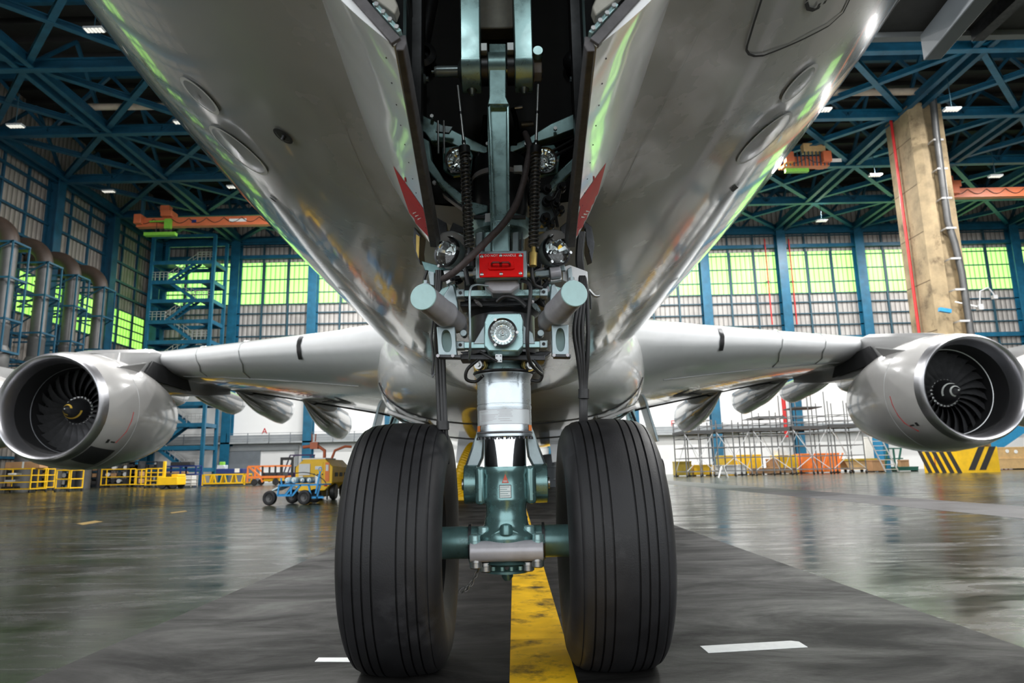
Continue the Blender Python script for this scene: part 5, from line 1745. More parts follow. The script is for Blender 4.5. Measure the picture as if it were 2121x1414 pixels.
MB().bar(fx, fx + V((0, .8, .4)), .08, .08).box(fx + V((-.3, -.1, .1)), (.9, .3, .3), (.2, 0, 1)).build('flood_light', MT['mid_blue'], pil)
fx = V((pb + .4, pc_ - .5, 13.0))
MB().bar(fx, fx + V((-1.6, .5, .6)), .09, .09).box(fx, (.4, .35, .45)).tube([fx, fx + V((.2, 0, 1.3)), fx + V((.9, 0, 1.6)), fx + V((1.3, 0, 1.0))], .06, 6).box(fx + V((1.3, 0, .8)), (.35, .3, .3)).build('flood_light', MT['alu'], pil)

# red fire pipes on the back wall
for a, b, lb in (((1583, 495), (1600, 672), 'thin red pipe running up the back wall just before a blue column'), ((1632, 495), (1652, 672), 'thin red pipe running up the back wall just past a blue column'),
                 ((1620, 815), (1631, 905), 'thick red pipe on the white wall beside the blue column above the scaffold')):
    yp = YW - (.8 if a[1] < 600 else 1.5)
    p0, p1 = P(*a, yp), P(*b, yp)
    p1.x = p0.x = (p0.x + p1.x) / 2
    o = MB().cyl(p0, p1, .09 if a[1] < 600 else .25, n=10).build('red_pipe', MT['red_pipe'], loc=p1)
    tag(o, lb, 'pipe', 'red pipes on the back wall')
    MB().bb((p0.x - .2, yp, (p0.z + p1.z) / 2 - .08), (p0.x + .2, yp + .35, (p0.z + p1.z) / 2 + .08)).build('pipe_clip', MT['dark_metal'], o, smooth=0)

# --- overhead cranes
def crane(a, b, lb, hoist=True, trolley=None):
    a, b = V(a), V(b)
    t = thing('overhead_crane', lb, 'crane', (a + b) / 2, 'orange cranes under the roof')
    MB().bb((a.x, a.y - .35, a.z - .5), (b.x, a.y + .35, a.z + .5)).build('crane_beam', MT['orange_crane'], t, smooth=0)
    for x in (a.x + .4, b.x - .4):
        MB().bb((x - .4, a.y - 1.0, a.z - .3), (x + .4, a.y + 1.0, a.z + .75)).build('end_truck', MT['orange_crane'], t, bev=.05)
        MB().bb((x - .15, a.y - .15, a.z + .7), (x + .15, a.y + .15, ZC)).build('crane_hanger', MT['mullion'], t, smooth=0)
    mb = MB()
    pts = []
    n = int((b.x - a.x) / 1.9)
    for k in range(n * 6 + 1):
        u = k / (n * 6)
        pts.append(V((a.x + (b.x - a.x) * u, a.y - .42, a.z + .35 - .55 * abs(math.sin(PI * n * u)))))
    mb.tube(pts, .035, 5).build('festoon_cable', MT['hose'], t)
    if trolley is not None:
        x = trolley
        MB().bb((x - .6, a.y - .9, a.z + .5), (x + .6, a.y + .6, a.z + 1.2)).bb((x - .9, a.y - .5, a.z + 1.1), (x + .1, a.y + .3, a.z + 1.9)).build('crane_trolley', MT['orange_crane'], t, bev=.05)
    if hoist:
        x = a.x + 2.4
        MB().bb((x + .9, a.y - .8, a.z - .9), (x + 1.6, a.y - .4, a.z + .2)).bb((x - .8, a.y - .7, a.z - .1), (x + 1.0, a.y - .5, a.z + .05)).build('hoist_unit', MT['green_hoist'], t, smooth=0)
        MB().bb((x - 1.2, a.y - .9, a.z - 1.7), (x + 2.2, a.y - .3, a.z - 1.35)).build('hoist_bar', MT['green_hoist'], t, smooth=0)
        MB().cyl((x, a.y - .6, a.z - 1.3), (x, a.y - .6, a.z), .03, n=6).cyl((x + 1.2, a.y - .6, a.z - 1.3), (x + 1.2, a.y - .6, a.z - .8), .03, n=6).build('hoist_rope', MT['hose'], t)
    MB().bb(((a.x + b.x) / 2 + 1.5, a.y - .37, a.z - .15), ((a.x + b.x) / 2 + 3.4, a.y - .35, a.z + .2)).build('crane_plate', MT['white_plain'], t, smooth=0)
    MB().bb(((a.x + b.x) / 2 - 2.6, a.y - .37, a.z - .18), ((a.x + b.x) / 2 - 2.1, a.y - .35, a.z + .18)).build('crane_badge', MT['navy'], t, smooth=0)
    return t


Yc = 71.5
p0, p1 = P(286, 463, Yc), P(556, 455, Yc)
crane(p0, V((p1.x + 3, Yc, p0.z)), 'orange overhead crane beam with green hoist, ending over the stair tower', True, P(352, 445, Yc).x)
p0, p1 = P(1961, 402, 69), P(2130, 402, 69)
crane(p0, V((XR - 1, 69, p0.z)), 'orange overhead crane beam starting right behind the concrete pillar', False, P(1968, 380, 69).x)
p0, p1 = P(1620, 338, 62), P(1714, 336, 62)
t = crane(p0, V((p1.x, 62, p0.z)), 'short orange crane cab with slatted side and green edge beside the fuselage', False)
for k in range(12):
    x = p0.x + (p1.x - p0.x) * (k + .5) / 12
    MB().bb((x - .04, 61.4, p0.z - .55), (x + .04, 61.5, p0.z + .9)).build('cab_slat', MT['mullion'], t, smooth=0)
MB().bb((p0.x, 61.3, p0.z - 1.2), (p0.x + 2.2, 61.7, p0.z - .85)).build('cab_edge', MT['green_hoist'], t, smooth=0)
MB().bb((p1.x - 2.4, 61.5, p0.z + .9), (p1.x - .3, 62.2, p0.z + 1.8)).build('cab_box', MT['wood'], t, smooth=0)

# --- nose docking platform high at the right, standing on legs outside the view
t = thing('docking_platform', 'dark docking platform raised high beside the fuselage, seen from below', 'platform', (10.5, 9.5, 0))
zs = 8.55
MB().bb((6.6, 6.0, zs), (16.0, 11.2, zs + .12)).build('platform_deck', MT['deck'], t, smooth=0)
MB().bb((6.6, 11.05, zs - .10), (16.0, 11.2, zs + .2)).build('platform_fascia', MT['wall_grey'], t, smooth=0)
MB().bar((7.55, 11.0, zs - .35), (7.05, 6.0, zs - .35), .3, .5).build('cross_girder', MT['door_grey'], t, bev=.02)
for k in range(6):
    x = 8.4 + k * 1.4
    MB().bb((x - .1, 6.0, zs - .25), (x + .1, 11.0, zs)).build('deck_joist', MT['dark_metal'], t, smooth=0)
MB().bb((7.6, 8.4, zs - .3), (16, 8.6, zs)).build('deck_joist', MT['dark_metal'], t, smooth=0)
for y in (6.6, 10.8):
    MB().bb((15.5, y - .15, 0), (15.8, y + .15, zs)).build('platform_leg', MT['blue_shaded'], t, smooth=0)
    MB().bb((12.6, y - .15, zs - .4), (15.8, y + .15, zs)).build('platform_bearer', MT['dark_metal'], t, smooth=0)
MB().bar((15.6, 6.6, 6.0), (13.0, 6.6, zs), .15, .15).bar((15.6, 10.8, 6.0), (13.0, 10.8, zs), .15, .15).build('platform_strut', MT['blue_shaded'], t, smooth=0)
MB().lathe([(.0, -.12), (.08, -.1), (.1, 0), (.05, .1)], (11.4, 8.4, zs - .15), (0, 0, 1), 12).build('deck_lamp', MT['white_plain'], t)

# --- scaffold bays
def scaffold(x0, x1, y0, y1, h, deck, name_label, rails=True, upper=None):
    t = thing('scaffold_tower', name_label, 'scaffold', ((x0 + x1) / 2, (y0 + y1) / 2, 0), 'rolling scaffold towers')
    nx = max(2, int(round((x1 - x0) / 1.25)) + 1)
    for i in range(nx):
        x = x0 + (x1 - x0) * i / (nx - 1)
        for y in (y0, y1):
            MB().cyl((x, y, .28), (x, y, h), .055, n=6).build('scaffold_post', MT['scaffold'], t)
            MB().cyl((x - .05, y, .14), (x + .05, y, .14), .14, n=10).cyl((x, y, .14), (x, y, .3), .04, n=6).build('caster', MT['hazard_black'], t)
    for zz in [.45, 1.6, 2.5] + ([deck - .5, deck - .12] if deck > 2 else []) + ([deck + .5, deck + 1.0] if rails else []):
        if zz > h:
            continue
        mb = MB()
        for y in (y0, y1):
            mb.bar((x0, y, zz), (x1, y, zz), .07, .07)
        for i in range(nx):
            x = x0 + (x1 - x0) * i / (nx - 1)
            mb.bar((x, y0, zz), (x, y1, zz), .06, .06)
        mb.build('scaffold_rail', MT['scaffold'], t)
    for i in range(nx - 1):
        xa_, xb_ = x0 + (x1 - x0) * i / (nx - 1), x0 + (x1 - x0) * (i + 1) / (nx - 1)
        if i % 2:
            xa_, xb_ = xb_, xa_
        MB().bar((xa_, y0, .45), (xb_, y0, 1.6), .05, .05).bar((xb_, y0, 1.6), (xa_, y0, deck - .15), .05, .05).build('scaffold_brace', MT['alu'], t)
        MB().bar((xa_, y1, .45), (xb_, y1, deck - .15), .05, .05).build('scaffold_brace', MT['alu'], t)
    MB().bb((x0 - .1, y0 - .1, deck - .08), (x1 + .1, y1 + .1, deck + .14)).build('scaffold_deck', MT['deck'], t, smooth=0)
    if upper:
        MB().bb((x0 + .4, y0, upper), (x1 - .2, y1, upper + .1)).build('upper_deck', MT['deck'], t, smooth=0)
    return t


Ys = 62.0
xs = [P(q, 960, Ys).x for q in (1410, 1478, 1556, 1640, 1722, 1800)]
zd = P(1500, 893, Ys).z
zt = P(1500, 872, Ys).z
scaffold(xs[0], xs[1] - .5, Ys - 2, Ys + 2, zt, zd - .1, 'silver scaffold tower with dense inner struts, closest to the nose tyre')
scaffold(xs[1], xs[2] - .5, Ys - 1.5, Ys + 1.2, zt, zd, 'silver scaffold tower behind the small white folding sign')
scaffold(xs[2], xs[3] - .5, Ys - 1.2, Ys + 1.5, zt + .8, zd + .05, 'silver scaffold tower in front of the yellow steps on the far floor', upper=zd + 1.1)
scaffold(xs[3], xs[4] - .5, Ys - .9, Ys + 1.8, zt + 2.4, zd + .15, 'tallest silver scaffold tower, crossing the blue wall column', upper=zd + 1.9)
scaffold(xs[4], xs[5] - .5, Ys - .4, Ys + 2.0, zt + 1.6, zd + .25, 'silver scaffold tower next to the tan waste skip')
a, b = P(1812, 925, Ys - 1), P(1840, 972, Ys - 1)
t = thing('step_ladder', 'white wheeled ladder beneath the engine beside the scaffold', 'ladder', (b.x, Ys, 0))
for dx in (0, 1.1):
    MB().bar((a.x + dx, Ys, 3.2), (a.x + dx + .7, Ys - 1, .1), .08, .08).build('ladder_rail', MT['alu'], t)
for k in range(7):
    u = k / 7
    MB().bar((a.x + .7 - .7 * u, Ys - 1 + u, .3 + 2.9 * u), (a.x + 1.8 - .7 * u, Ys - 1 + u, .3 + 2.9 * u), .06, .06).build('rung', MT['alu'], t)


def simple_box(name, lb, cat, px0, px1, py0, py1, Y, m, depth=1.2, grp=None, extra=None, z0=None, bev=.02):
    """box-bodied thing with legs/feet or lid parts, standing on the floor or on a support"""
    a, b = P(px0, py1, Y), P(px1, py0, Y)
    zb = 0.0 if z0 is None else z0
    zt_ = max(zb + .15, b.z)
    t = thing(name, lb, cat, ((a.x + b.x) / 2, Y + depth / 2, zb), grp)
    MB().bb((a.x, Y, zb + (.1 if z0 is None else 0)), (b.x, Y + depth, zt_)).build('body', MT[m], t, bev=bev)
    if z0 is None:
        for x in (a.x + .12, b.x - .12):
            MB().bb((x - .1, Y + .05, 0), (x + .1, Y + depth - .05, .12)).build('foot', MT['hazard_black'], t, smooth=0)
    MB().bb((a.x - .02, Y - .02, zt_ - .1), (b.x + .02, Y + depth + .02, zt_ + .02)).build('lid', MT[extra or m], t, bev=.01)
    return t, a, b, zt_


# behind the scaffold
simple_box('storage_cabinet', 'dull yellow cabinet at the end of the scaffold nearest the nose tyre', 'cabinet', 1402, 1432, 955, 986, 64.8, 'yellow_dull', 1.5)
t, a, b, zz = simple_box('access_steps', 'low yellow access steps inside the first scaffold tower', 'steps', 1438, 1474, 962, 985, 65, 'yellow', 1.5)
simple_box('storage_cabinet', 'olive cabinet behind the second scaffold tower', 'cabinet', 1492, 1522, 943, 982, 69, 'yellow_dull', 1.2)
t, a, b, zz = simple_box('access_steps', 'bright yellow sloping access steps behind the middle scaffold', 'steps', 1536, 1576, 941, 982, 67.5, 'yellow', 1.2)
for k in range(4):
    MB().bb((a.x - .3 - .25 * k, 67.3, .1), (a.x - .05 - .25 * k, 68.6, zz - .5 - .5 * k)).build('step', MT['yellow'], t, smooth=0)
simple_box('waste_bin', 'brown bin between yellow machines behind the scaffold', 'bin', 1596, 1612, 950, 982, 67, 'cardboard', 1.0)
t, a, b, zz = simple_box('tow_tractor', 'yellow tractor parked behind the tall scaffold tower', 'tractor', 1614, 1652, 942, 982, 67.5, 'yellow', 2)
MB().bb((a.x + .2, 67.4, zz), (a.x + 1.0, 69, zz + .5)).build('cab', MT['white_plain'], t)
simple_box('parts_pallet', 'flat brown pallet load under the scaffold decks', 'pallet', 1560, 1650, 968, 984, 65.2, 'cardboard', 1.2)
simple_box('parts_pallet', 'low pallet of grey wrapped parts behind the white folding sign', 'pallet', 1484, 1546, 962, 984, 64.6, 'white_plain', 1.0)
t, a, b, zz = simple_box('engine_stand', 'large orange engine stand at the far side of the scaffold', 'stand', 1664, 1738, 938, 980, 68, 'orange', 2)
for k in range(3):
    x = a.x + .6 + k * 1.3
    MB().bar((x, 67.9, .1), (x + .8, 67.9, zz), .12, .12).build('stand_brace', MT['orange'], t, smooth=0)
t = thing('waste_skip', 'tan waste skip on casters under the engine at the scaffold end', 'skip', (P(1780, 975, 70).x, 70, 0))
a, b = P(1742, 978, 70), P(1806, 950, 70)
MB().prism([(a.x + .5, .25), (b.x - .5, .25), (b.x, b.z), (a.x, b.z)], (0, 69.2, 0), (1, 0, 0), (0, 0, 1), (0, 1, 0), 1.8).build('skip_body', MT['wood'], t)
MB().bb((a.x - .1, 69.1, b.z - .15), (b.x + .1, 71.1, b.z + .05)).build('skip_rim', MT['yellow_dull'], t, smooth=0)
for x in (a.x + .8, b.x - .8):
    MB().cyl((x, 69.3, .13), (x, 69.5, .13), .13, n=12).cyl((x, 70.6, .13), (x, 70.8, .13), .13, n=12).build('skip_caster', MT['hazard_black'], t)
q = G(1498, 989)
t = thing('folding_sign', 'small white folding floor sign standing before the scaffold casters', 'sign', q)
for s in (-1, 1):
    MB().bar(q + V((s * .36, 0, 0)), q + V((s * .05, 0, .95)), .34, .04, (1, 0, 0)).build('sign_leaf', MT['white_plain'], t, smooth=0)
MB().bar(q + V((-.1, 0, .93)), q + V((.1, 0, .93)), .3, .06).build('sign_hinge', MT['dark_metal'], t, smooth=0)

# towards the pillar
simple_box('display_stand', 'white banner stand under the engine next to the blue one', 'stand', 1796, 1806, 905, 960, 72, 'white_plain', .4)
simple_box('display_stand', 'blue banner stand under the engine beside the brown chest', 'stand', 1811, 1826, 905, 960, 72.4, 'mid_blue', .4)
simple_box('storage_chest', 'brown chest standing below the blue banner stand', 'chest', 1808, 1832, 952, 974, 67.0, 'cardboard', 1.0)
t = thing('trestle_frame', 'dark green trestle frame under the right engine cowl', 'trestle', (P(1855, 970, 69).x, 69, 0))
for px0, px1 in ((1838, 1832), (1850, 1855), (1866, 1858)):
    a, b = P(px0, 928, 69), P(px1, 972, 69)
    MB().bar((a.x, 69, a.z), (b.x, 69, 0), .14, .14).build('trestle_leg', MT['green_frame'], t, smooth=0)
a, b = P(1834, 950, 69), P(1870, 950, 69)
for dz in (0, 1):
    MB().bar((a.x, 69, a.z + dz), (b.x, 69, a.z + dz), .12, .12).build('trestle_rail', MT['green_frame'], t, smooth=0)
a, b = P(1832, 965, 70), P(1896, 972, 70)
t, a, b, zz = simple_box('flat_trolley', 'low green flat trolley holding a cardboard box', 'trolley', 1858, 1902, 966, 974, 66.5, 'green_frame', 1.0)
simple_box('cardboard_box', 'small cardboard box on the green flat trolley', 'box', 1867, 1882, 952, 965, 66.7, 'cardboard', .6, z0=zz + .021, bev=.0)
t = thing('hose_reel', 'black hose reel with yellow rims beside the pillar base', 'reel', G(2046, 968))
q = ORG[t.name]
for dx in (-.45, .45):
    MB().lathe([(.62, -.04), (.72, -.04), (.72, .04), (.62, .04), (.62, -.04)], q + V((dx, 0, .9)), (1, .35, 0), 28).build('reel_rim', MT['yellow'], t)
MB().cyl(q + V((-.4, -.14, .9)), q + V((.4, .14, .9)), .45, n=24).build('hose_coil', MT['hazard_black'], t)
MB().bb(q + V((-.7, -.4, 0)), q + V((.7, .4, .16))).bar(q + V((-.6, 0, .1)), q + V((-.45, 0, .9)), .1, .1).bar(q + V((.6, 0, .1)), q + V((.45, 0, .9)), .1, .1).build('reel_stand', MT['yellow'], t, smooth=0)
q = G(2012, 974)
t = thing('paint_bucket', 'white bucket standing at the foot of the striped pillar guard', 'bucket', q)
MB().lathe([(.24, 0), (.32, .62), (.35, .63), (.35, .68), (.31, .68), (.30, .60), (.0, .55)], q, (0, 0, 1), 20).build('bucket_body', MT['white_plain'], t)
MB().tube([q + V((.33 * math.cos(a), -.0, .66 + .25 * math.sin(a))) for a in [PI * k / 8 for k in range(9)]], .015, 5).build('bucket_handle', MT['alu'], t)
q = G(2026, 973)
t = thing('paint_can', 'small white can beside the white bucket', 'can', q)
MB().lathe([(.2, 0), (.2, .3), (.17, .32), (0, .32)], q, (0, 0, 1), 16, cap=False).build('can_body', MT['white_plain'], t)
MB().cyl(q + V((0, 0, .32)), q + V((0, 0, .345)), .18, n=16).build('can_lid', MT['alu'], t)
t, a, b, zz = simple_box('wooden_crate', 'lower tan wooden crate stacked by the picture edge', 'crate', 2064, 2135, 948, 968, 64, 'wood', 2.2, 'stacked wooden crates')
t, a, b, z2 = simple_box('wooden_crate', 'upper tan wooden crate with two white labels', 'crate', 2062, 2132, 925, 945, 64.1, 'wood', 2.0, 'stacked wooden crates', z0=zz + .022)
for px, py in ((2086, 934), (2104, 935)):
    q = P(px, py, 64.06)
    MB().cyl(q, q + V((0, -.02, 0)), .17, n=18).build('crate_label', MT['white_plain'], t)
q = G(2090, 971)
t = thing('tool_chest', 'red tool chest on small wheels in front of the wooden crates', 'chest', q)
MB().bb(q + V((-.85, -.35, .18)), q + V((.85, .35, .55))).bb(q + V((-.6, -.3, .55)), q + V((.6, .3, .72))).build('chest_body', MT['red'], t, bev=.03)
MB().bb(q + V((-.3, -.37, .35)), q + V((.3, -.35, .45))).build('chest_label', MT['white_plain'], t, smooth=0)
for dx in (-.7, -.25, .25, .7):
    MB().cyl(q + V((dx, -.3, .09)), q + V((dx, -.22, .09)), .09, n=10).build('chest_wheel', MT['hazard_black'], t)
t = thing('boarding_stairs', 'blue stringer of mobile stairs rising behind the right engine inlet', 'stairs', (P(2075, 925, 68).x, 68, 0))
a, b = P(2030, 945, 68), P(2140, 868, 68)
for dy in (0, 1.2):
    MB().bar(a + V((0, dy, 0)), b + V((0, dy, 0)), .12, 1.1).build('stair_stringer', MT['mid_blue'], t, smooth=0)
for k in range(7):
    q = a.lerp(b, (k + .5) / 7)
    MB().box(q + V((0, .6, 0)), (.7, 1.1, .08)).build('stair_tread', MT['dark_metal'], t, smooth=0)
MB().bar((a.x + .3, 68.6, 0), (a.x + .3, 68.6, a.z), .2, .2).bar((b.x - .3, 68.6, 0), (b.x - .3, 68.6, b.z), .2, .2).build('stair_leg', MT['mid_blue'], t, smooth=0)

# --- under the belly
q = G(958, 1036)
t = thing('yellow_air_hose', 'ribbed yellow air hose hanging from the belly to the floor', 'hose', q)
pts = [V((q.x, q.y, .12)), V((q.x - .12, q.y, .6)), V((q.x + .02, q.y + .1, 1.2)), V((q.x + .2, q.y + .4, 1.62)), V((q.x + .3, q.y + .8, 1.78))]
pts = smooth_pts(pts, 14)
MB().tube(pts, [.16 + .018 * (k % 2) for k in range(len(pts))], 12).build('hose_tube', MT['yellow'], t)
MB().bb((q.x - .22, q.y - .2, 0), (q.x + .25, q.y + .2, .14)).build('hose_foot', MT['yellow'], t, bev=.03)
q = G(1128, 1000)
t = thing('yellow_air_hose', 'yellow air hose looping down beside the grey drum', 'hose', q)
pts = smooth_pts([V((q.x - .9, q.y, .15)), V((q.x - .75, q.y, 1.0)), V((q.x - .35, q.y, 1.55)), V((q.x + .2, q.y, 1.6)), V((q.x + .7, q.y + .4, 1.2)), V((q.x + .95, q.y + .5, .15))], 12)
MB().tube(pts, [.2 + .02 * (k % 2) for k in range(len(pts))], 12).build('hose_tube', MT['yellow'], t)
MB().cyl((q.x - .9, q.y, 0), (q.x - .9, q.y, .2), .27, n=16).build('hose_collar', MT['hazard_black'], t)
q = G(1139, 1009)
t = thing('grey_drum', 'blue-grey drum standing behind the nose gear by the yellow hose', 'drum', q)
MB().lathe([(.0, 1.75), (.36, 1.7), (.42, 1.6), (.42, 1.1), (.44, 1.08), (.44, 1.02), (.42, 1.0), (.42, .45), (.44, .43), (.44, .38), (.42, .36), (.42, .02), (0, 0)], q, (0, 0, 1), 24).build('drum_body', MT['door_grey'], t)
MB().cyl(q + V((.15, 0, 1.7)), q + V((.15, 0, 1.8)), .06, n=10).build('drum_bung', MT['bolt'], t)

# --- left side: carts, cages and machines
def cage(px0, px1, py0, py1, lb, depth, m='yellow', t=.075, mids=2, name='cage_trolley', cat='trolley', grp='yellow cage trolleys', shelves=False):
    b = G(px1, py1)
    a = P(px0, py1, b.y)
    top = P(px1, py0, b.y).z
    th_ = thing(name, lb, cat, ((a.x + b.x) / 2, b.y + depth / 2, 0), grp)
    nm = 3
    for x in (a.x, b.x):
        for y in (b.y, b.y + depth):
            MB().bb((x - t / 2, y - t / 2, .2), (x + t / 2, y + t / 2, top)).build('cage_post', MT[m], th_, smooth=0)
            MB().cyl((x - .05, y, .12), (x + .05, y, .12), .12, n=10).build('cage_caster', MT['hazard_black'], th_)
    for k in range(mids + 2):
        zz = .28 + (top - .28 - t / 2) * k / (mids + 1)
        frame = MB()
        for y in (b.y, b.y + depth):
            frame.bb((a.x, y - t / 2.4, zz - t / 2), (b.x, y + t / 2.4, zz + t / 2))
        for x in (a.x, b.x):
            frame.bb((x - t / 2.4, b.y, zz - t / 2), (x + t / 2.4, b.y + depth, zz + t / 2))
        frame.build('cage_rail', MT[m], th_, smooth=0)
        if shelves and k <= mids:
            MB().bb((a.x, b.y + .1, zz - .04), (b.x, b.y + depth, zz + .02)).build('cage_shelf', MT['dark_thing'], th_, smooth=0)
            MB().bb((a.x + .3 + .2 * k, b.y + .3, zz + .02), (a.x + 1.3, b.y + 1.0, zz + .2)).build('folded_cover', MT['white_plain' if k else 'dark_thing'], th_, bev=.05)
    return th_, a, b, top


t, a, b, top = cage(-14, 61, 969, 1020, 'yellow shelf trolley nearest the camera, carrying a long cardboard box', 1.8, mids=2, shelves=True)
bx = tag(MB().bb((P(13, 960, b.y + .4).x, b.y + .3, top + .0), (P(84, 960, b.y + .4).x, b.y + 1.3, top + .48)).build('cardboard_box', MT['cardboard'], loc=(P(48, 960, b.y).x, b.y + .8, top), bev=.02), 'long cardboard box resting on the yellow shelf trolley', 'box')
MB().bb((P(48, 960, b.y + .4).x, b.y + .29, top + .01), (P(52, 960, b.y + .4).x, b.y + 1.31, top + .485)).build('packing_tape', MT['label_white'], bx, smooth=0)
cage(76, 91, 970, 1016, 'narrow yellow cage trolley just past the shelf trolley', 1.2, mids=2)
cage(114, 144, 972, 1018, 'yellow cage trolley among the dark racks below the left engine', 1.5, mids=1)
cage(208, 268, 970, 1009, 'wide yellow guard frame with one middle rail under the engine cowl', .9, mids=1, name='guard_frame', cat='frame', grp=None)
cage(281, 291, 971, 1009, 'slim yellow frame standing close to the yellow ladder frame', .9, mids=1)
cage(300, 325, 969, 1010, 'yellow ladder-like cage trolley beside the yellow tug', .9, mids=3)
# dark racks
RL = ['dark rack of stored parts behind the yellow shelf trolley', 'dark rack with white rolls below the left engine', 'dark rack of seat frames under the engine cowl', 'dark rack of folded frames behind the wide yellow guard frame', 'dark storage rack behind the slim yellow frame', 'dark rack squeezed between the shelf trolley and the next yellow cage', 'dark rack of boxed parts past the wide yellow guard frame']
for k, (p0, p1) in enumerate(((12, 66), (112, 140), (150, 200), (214, 262), (286, 322), (76, 104), (262, 284))):
    Y = (64, 70, 74, 75, 73, 68, 71)[k]
    a, b = P(p0, 1000, Y), P(p1, 1000, Y)
    t = thing('storage_rack', RL[k], 'rack', ((a.x + b.x) / 2, Y, 0), 'dark storage racks')
    for x in (a.x, b.x):
        MB().bb((x - .06, Y, 0), (x + .06, Y + 1.2, 2.6)).build('rack_upright', MT['dark_thing'], t, smooth=0)
    for zz in (.3, 1.0, 1.7, 2.5):
        MB().bb((a.x, Y, zz), (b.x, Y + 1.2, zz + .08)).build('rack_shelf', MT['dark_thing'], t, smooth=0)
    rn = random.Random(k)
    for zz in (.38, 1.08, 1.78):
        n = 4
        for j in range(n):
            x = a.x + (b.x - a.x) * (j + .5) / n
            if k in (1, 3) and rn.random() < .8:
                MB().cyl((x, Y + .1, zz + .24), (x, Y + 1.1, zz + .24), .22, n=14).build('stored_roll', MT['white_plain' if rn.random() < .5 else 'duct_grey'], t)
            else:
                MB().bb((x - .3, Y + .1, zz), (x + .3, Y + 1, zz + rn.uniform(.2, .55))).build('stored_part', MT[rn.choice(['dark_thing', 'duct_grey', 'dark_thing', 'cardboard'])], t, bev=.02)
# yellow tug
b = G(366, 1012)
Y = b.y
a = P(325, 1012, Y)
t = thing('tow_tug', 'low yellow tow tug with an upright post next to the cage frame', 'tug', ((a.x + b.x) / 2, Y + .8, 0))
k_ = mpp(b)
MB().bb((a.x, Y, .3), (b.x, Y + 1.5, .95)).bb((a.x + .9 * (b.x - a.x) * .72, Y + .1, .95), (b.x, Y + 1.4, 1.15)).build('tug_body', MT['yellow'], t, bev=.04)
MB().bb((a.x + .25, Y + .2, .9), (a.x + .45, Y + .4, 2.2)).build('tug_post', MT['yellow'], t, bev=.02)
MB().box((a.x + .6, Y + .7, 1.1), (.5, .6, .3)).build('tug_seat', MT['hazard_black'], t, bev=.04)
for x in (a.x + .35, b.x - .35):
    for y in (Y + .02, Y + 1.3):
        MB().lathe([(.1, 0), (.3, 0), (.34, .06), (.34, .14), (.3, .2), (.1, .2)], (x, y, .34), (0, 1, 0), 20, cap=True).build('tug_wheel', MT['hazard_black'], t)
b = G(395, 1010)
a = P(367, 1010, b.y)
t = thing('wire_tote', 'white caged liquid tote next to the yellow tug', 'tote', ((a.x + b.x) / 2, b.y + .6, 0))
MB().bb((a.x + .05, b.y + .05, .2), (b.x - .05, b.y + 1.15, 1.0)).build('tote_tank', MT['white_plain'], t, bev=.06)
mb = MB()
frame_box(mb, (a.x, b.y, .05), (b.x, b.y + 1.2, 1.05), .05, (.4, .7))
mb.build('tote_cage', MT['alu'], t, smooth=0)
# blue rack behind tug
Y = 72
a, b = P(340, 1000, Y), P(404, 1000, Y)
t = thing('roller_stand', 'dark blue roller stand behind the yellow tug', 'stand', ((a.x + b.x) / 2, Y, 0))
for x in (a.x, (a.x + b.x) / 2, b.x):
    MB().bb((x - .07, Y - .07, 0), (x + .07, Y + .07, 2.0)).bb((x - .07, Y + 1.2, 0), (x + .07, Y + 1.34, 2.0)).build('stand_leg', MT['navy'], t, smooth=0)
for zz in (1.1, 1.55, 1.95):
    MB().bb((a.x, Y - .05, zz), (b.x, Y + 1.3, zz + .12)).build('stand_rail', MT['navy'], t, smooth=0)
MB().bb((a.x + .5, Y, 2.07), (b.x - .6, Y + 1, 2.45)).build('stand_load', MT['dark_thing'], t, bev=.05)
Y = 76.5
a, b = P(326, 960, Y), P(402, 972, Y)
t = thing('tarp_pile', 'long pile of parts and light sheets below the stair tower', 'pile', ((a.x + b.x) / 2, Y, 0))
MB().bb((a.x, Y, 0), (b.x, Y + 1, 1.2)).build('pile_base', MT['dark_thing'], t, smooth=0)
MB().bb((a.x + .5, Y, 1.2), (b.x - 1, Y + .9, 1.5)).build('pile_sheet', MT['cardboard'], t, bev=.05)
# yellow basket rack
b = G(506, 1006)
Y = b.y
a = P(419, 1006, Y)
tp_ = P(419, 982, Y).z
t = thing('basket_rack', 'long yellow basket rack with arched bays, dark blue crate above', 'rack', ((a.x + b.x) / 2, Y + .8, 0))
mb = frame_box(MB(), (a.x, Y, .1), (b.x, Y + 1.6, tp_), .12)
mb.build('rack_frame', MT['yellow'], t, smooth=0)
for k in range(5):
    x = a.x + (b.x - a.x) * k / 4
    w = (b.x - a.x) / 4
    mb = MB()
    if k < 4:
        mb.bar((x + .1, Y, tp_ - .1), (x + w * .28, Y, .35), .11, .11).bar((x + w - .1, Y, tp_ - .1), (x + w * .72, Y, .35), .11, .11).bar((x + w * .28, Y, .3), (x + w * .72, Y, .3), .11, .11)
        mb.build('rack_bay', MT['yellow'], t, smooth=0)
        MB().bar((x + w * .5, Y + .8, .3), (x + w * .66, Y + .8, tp_ - .1), .1, .3).build('stored_bar', MT['yellow'], t, smooth=0)
MB().bb((a.x, Y, .08), (b.x, Y + 1.6, .2)).build('rack_floor', MT['dark_thing'], t, smooth=0)
a2, b2 = P(447, 976, Y + .2), P(503, 970, Y + .2)
o = tag(MB().bb((a2.x, Y + .2, tp_ + .0), (b2.x, Y + 1.4, b2.z)).build('blue_crate', MT['navy'], loc=((a2.x + b2.x) / 2, Y + .8, tp_), bev=.03), 'dark blue crate with white label on top of the yellow basket rack', 'crate')
q = P(491, 974, Y + .19)
MB().box(q, (.45, .02, .36)).build('crate_label', MT['white_plain'], o, smooth=0)
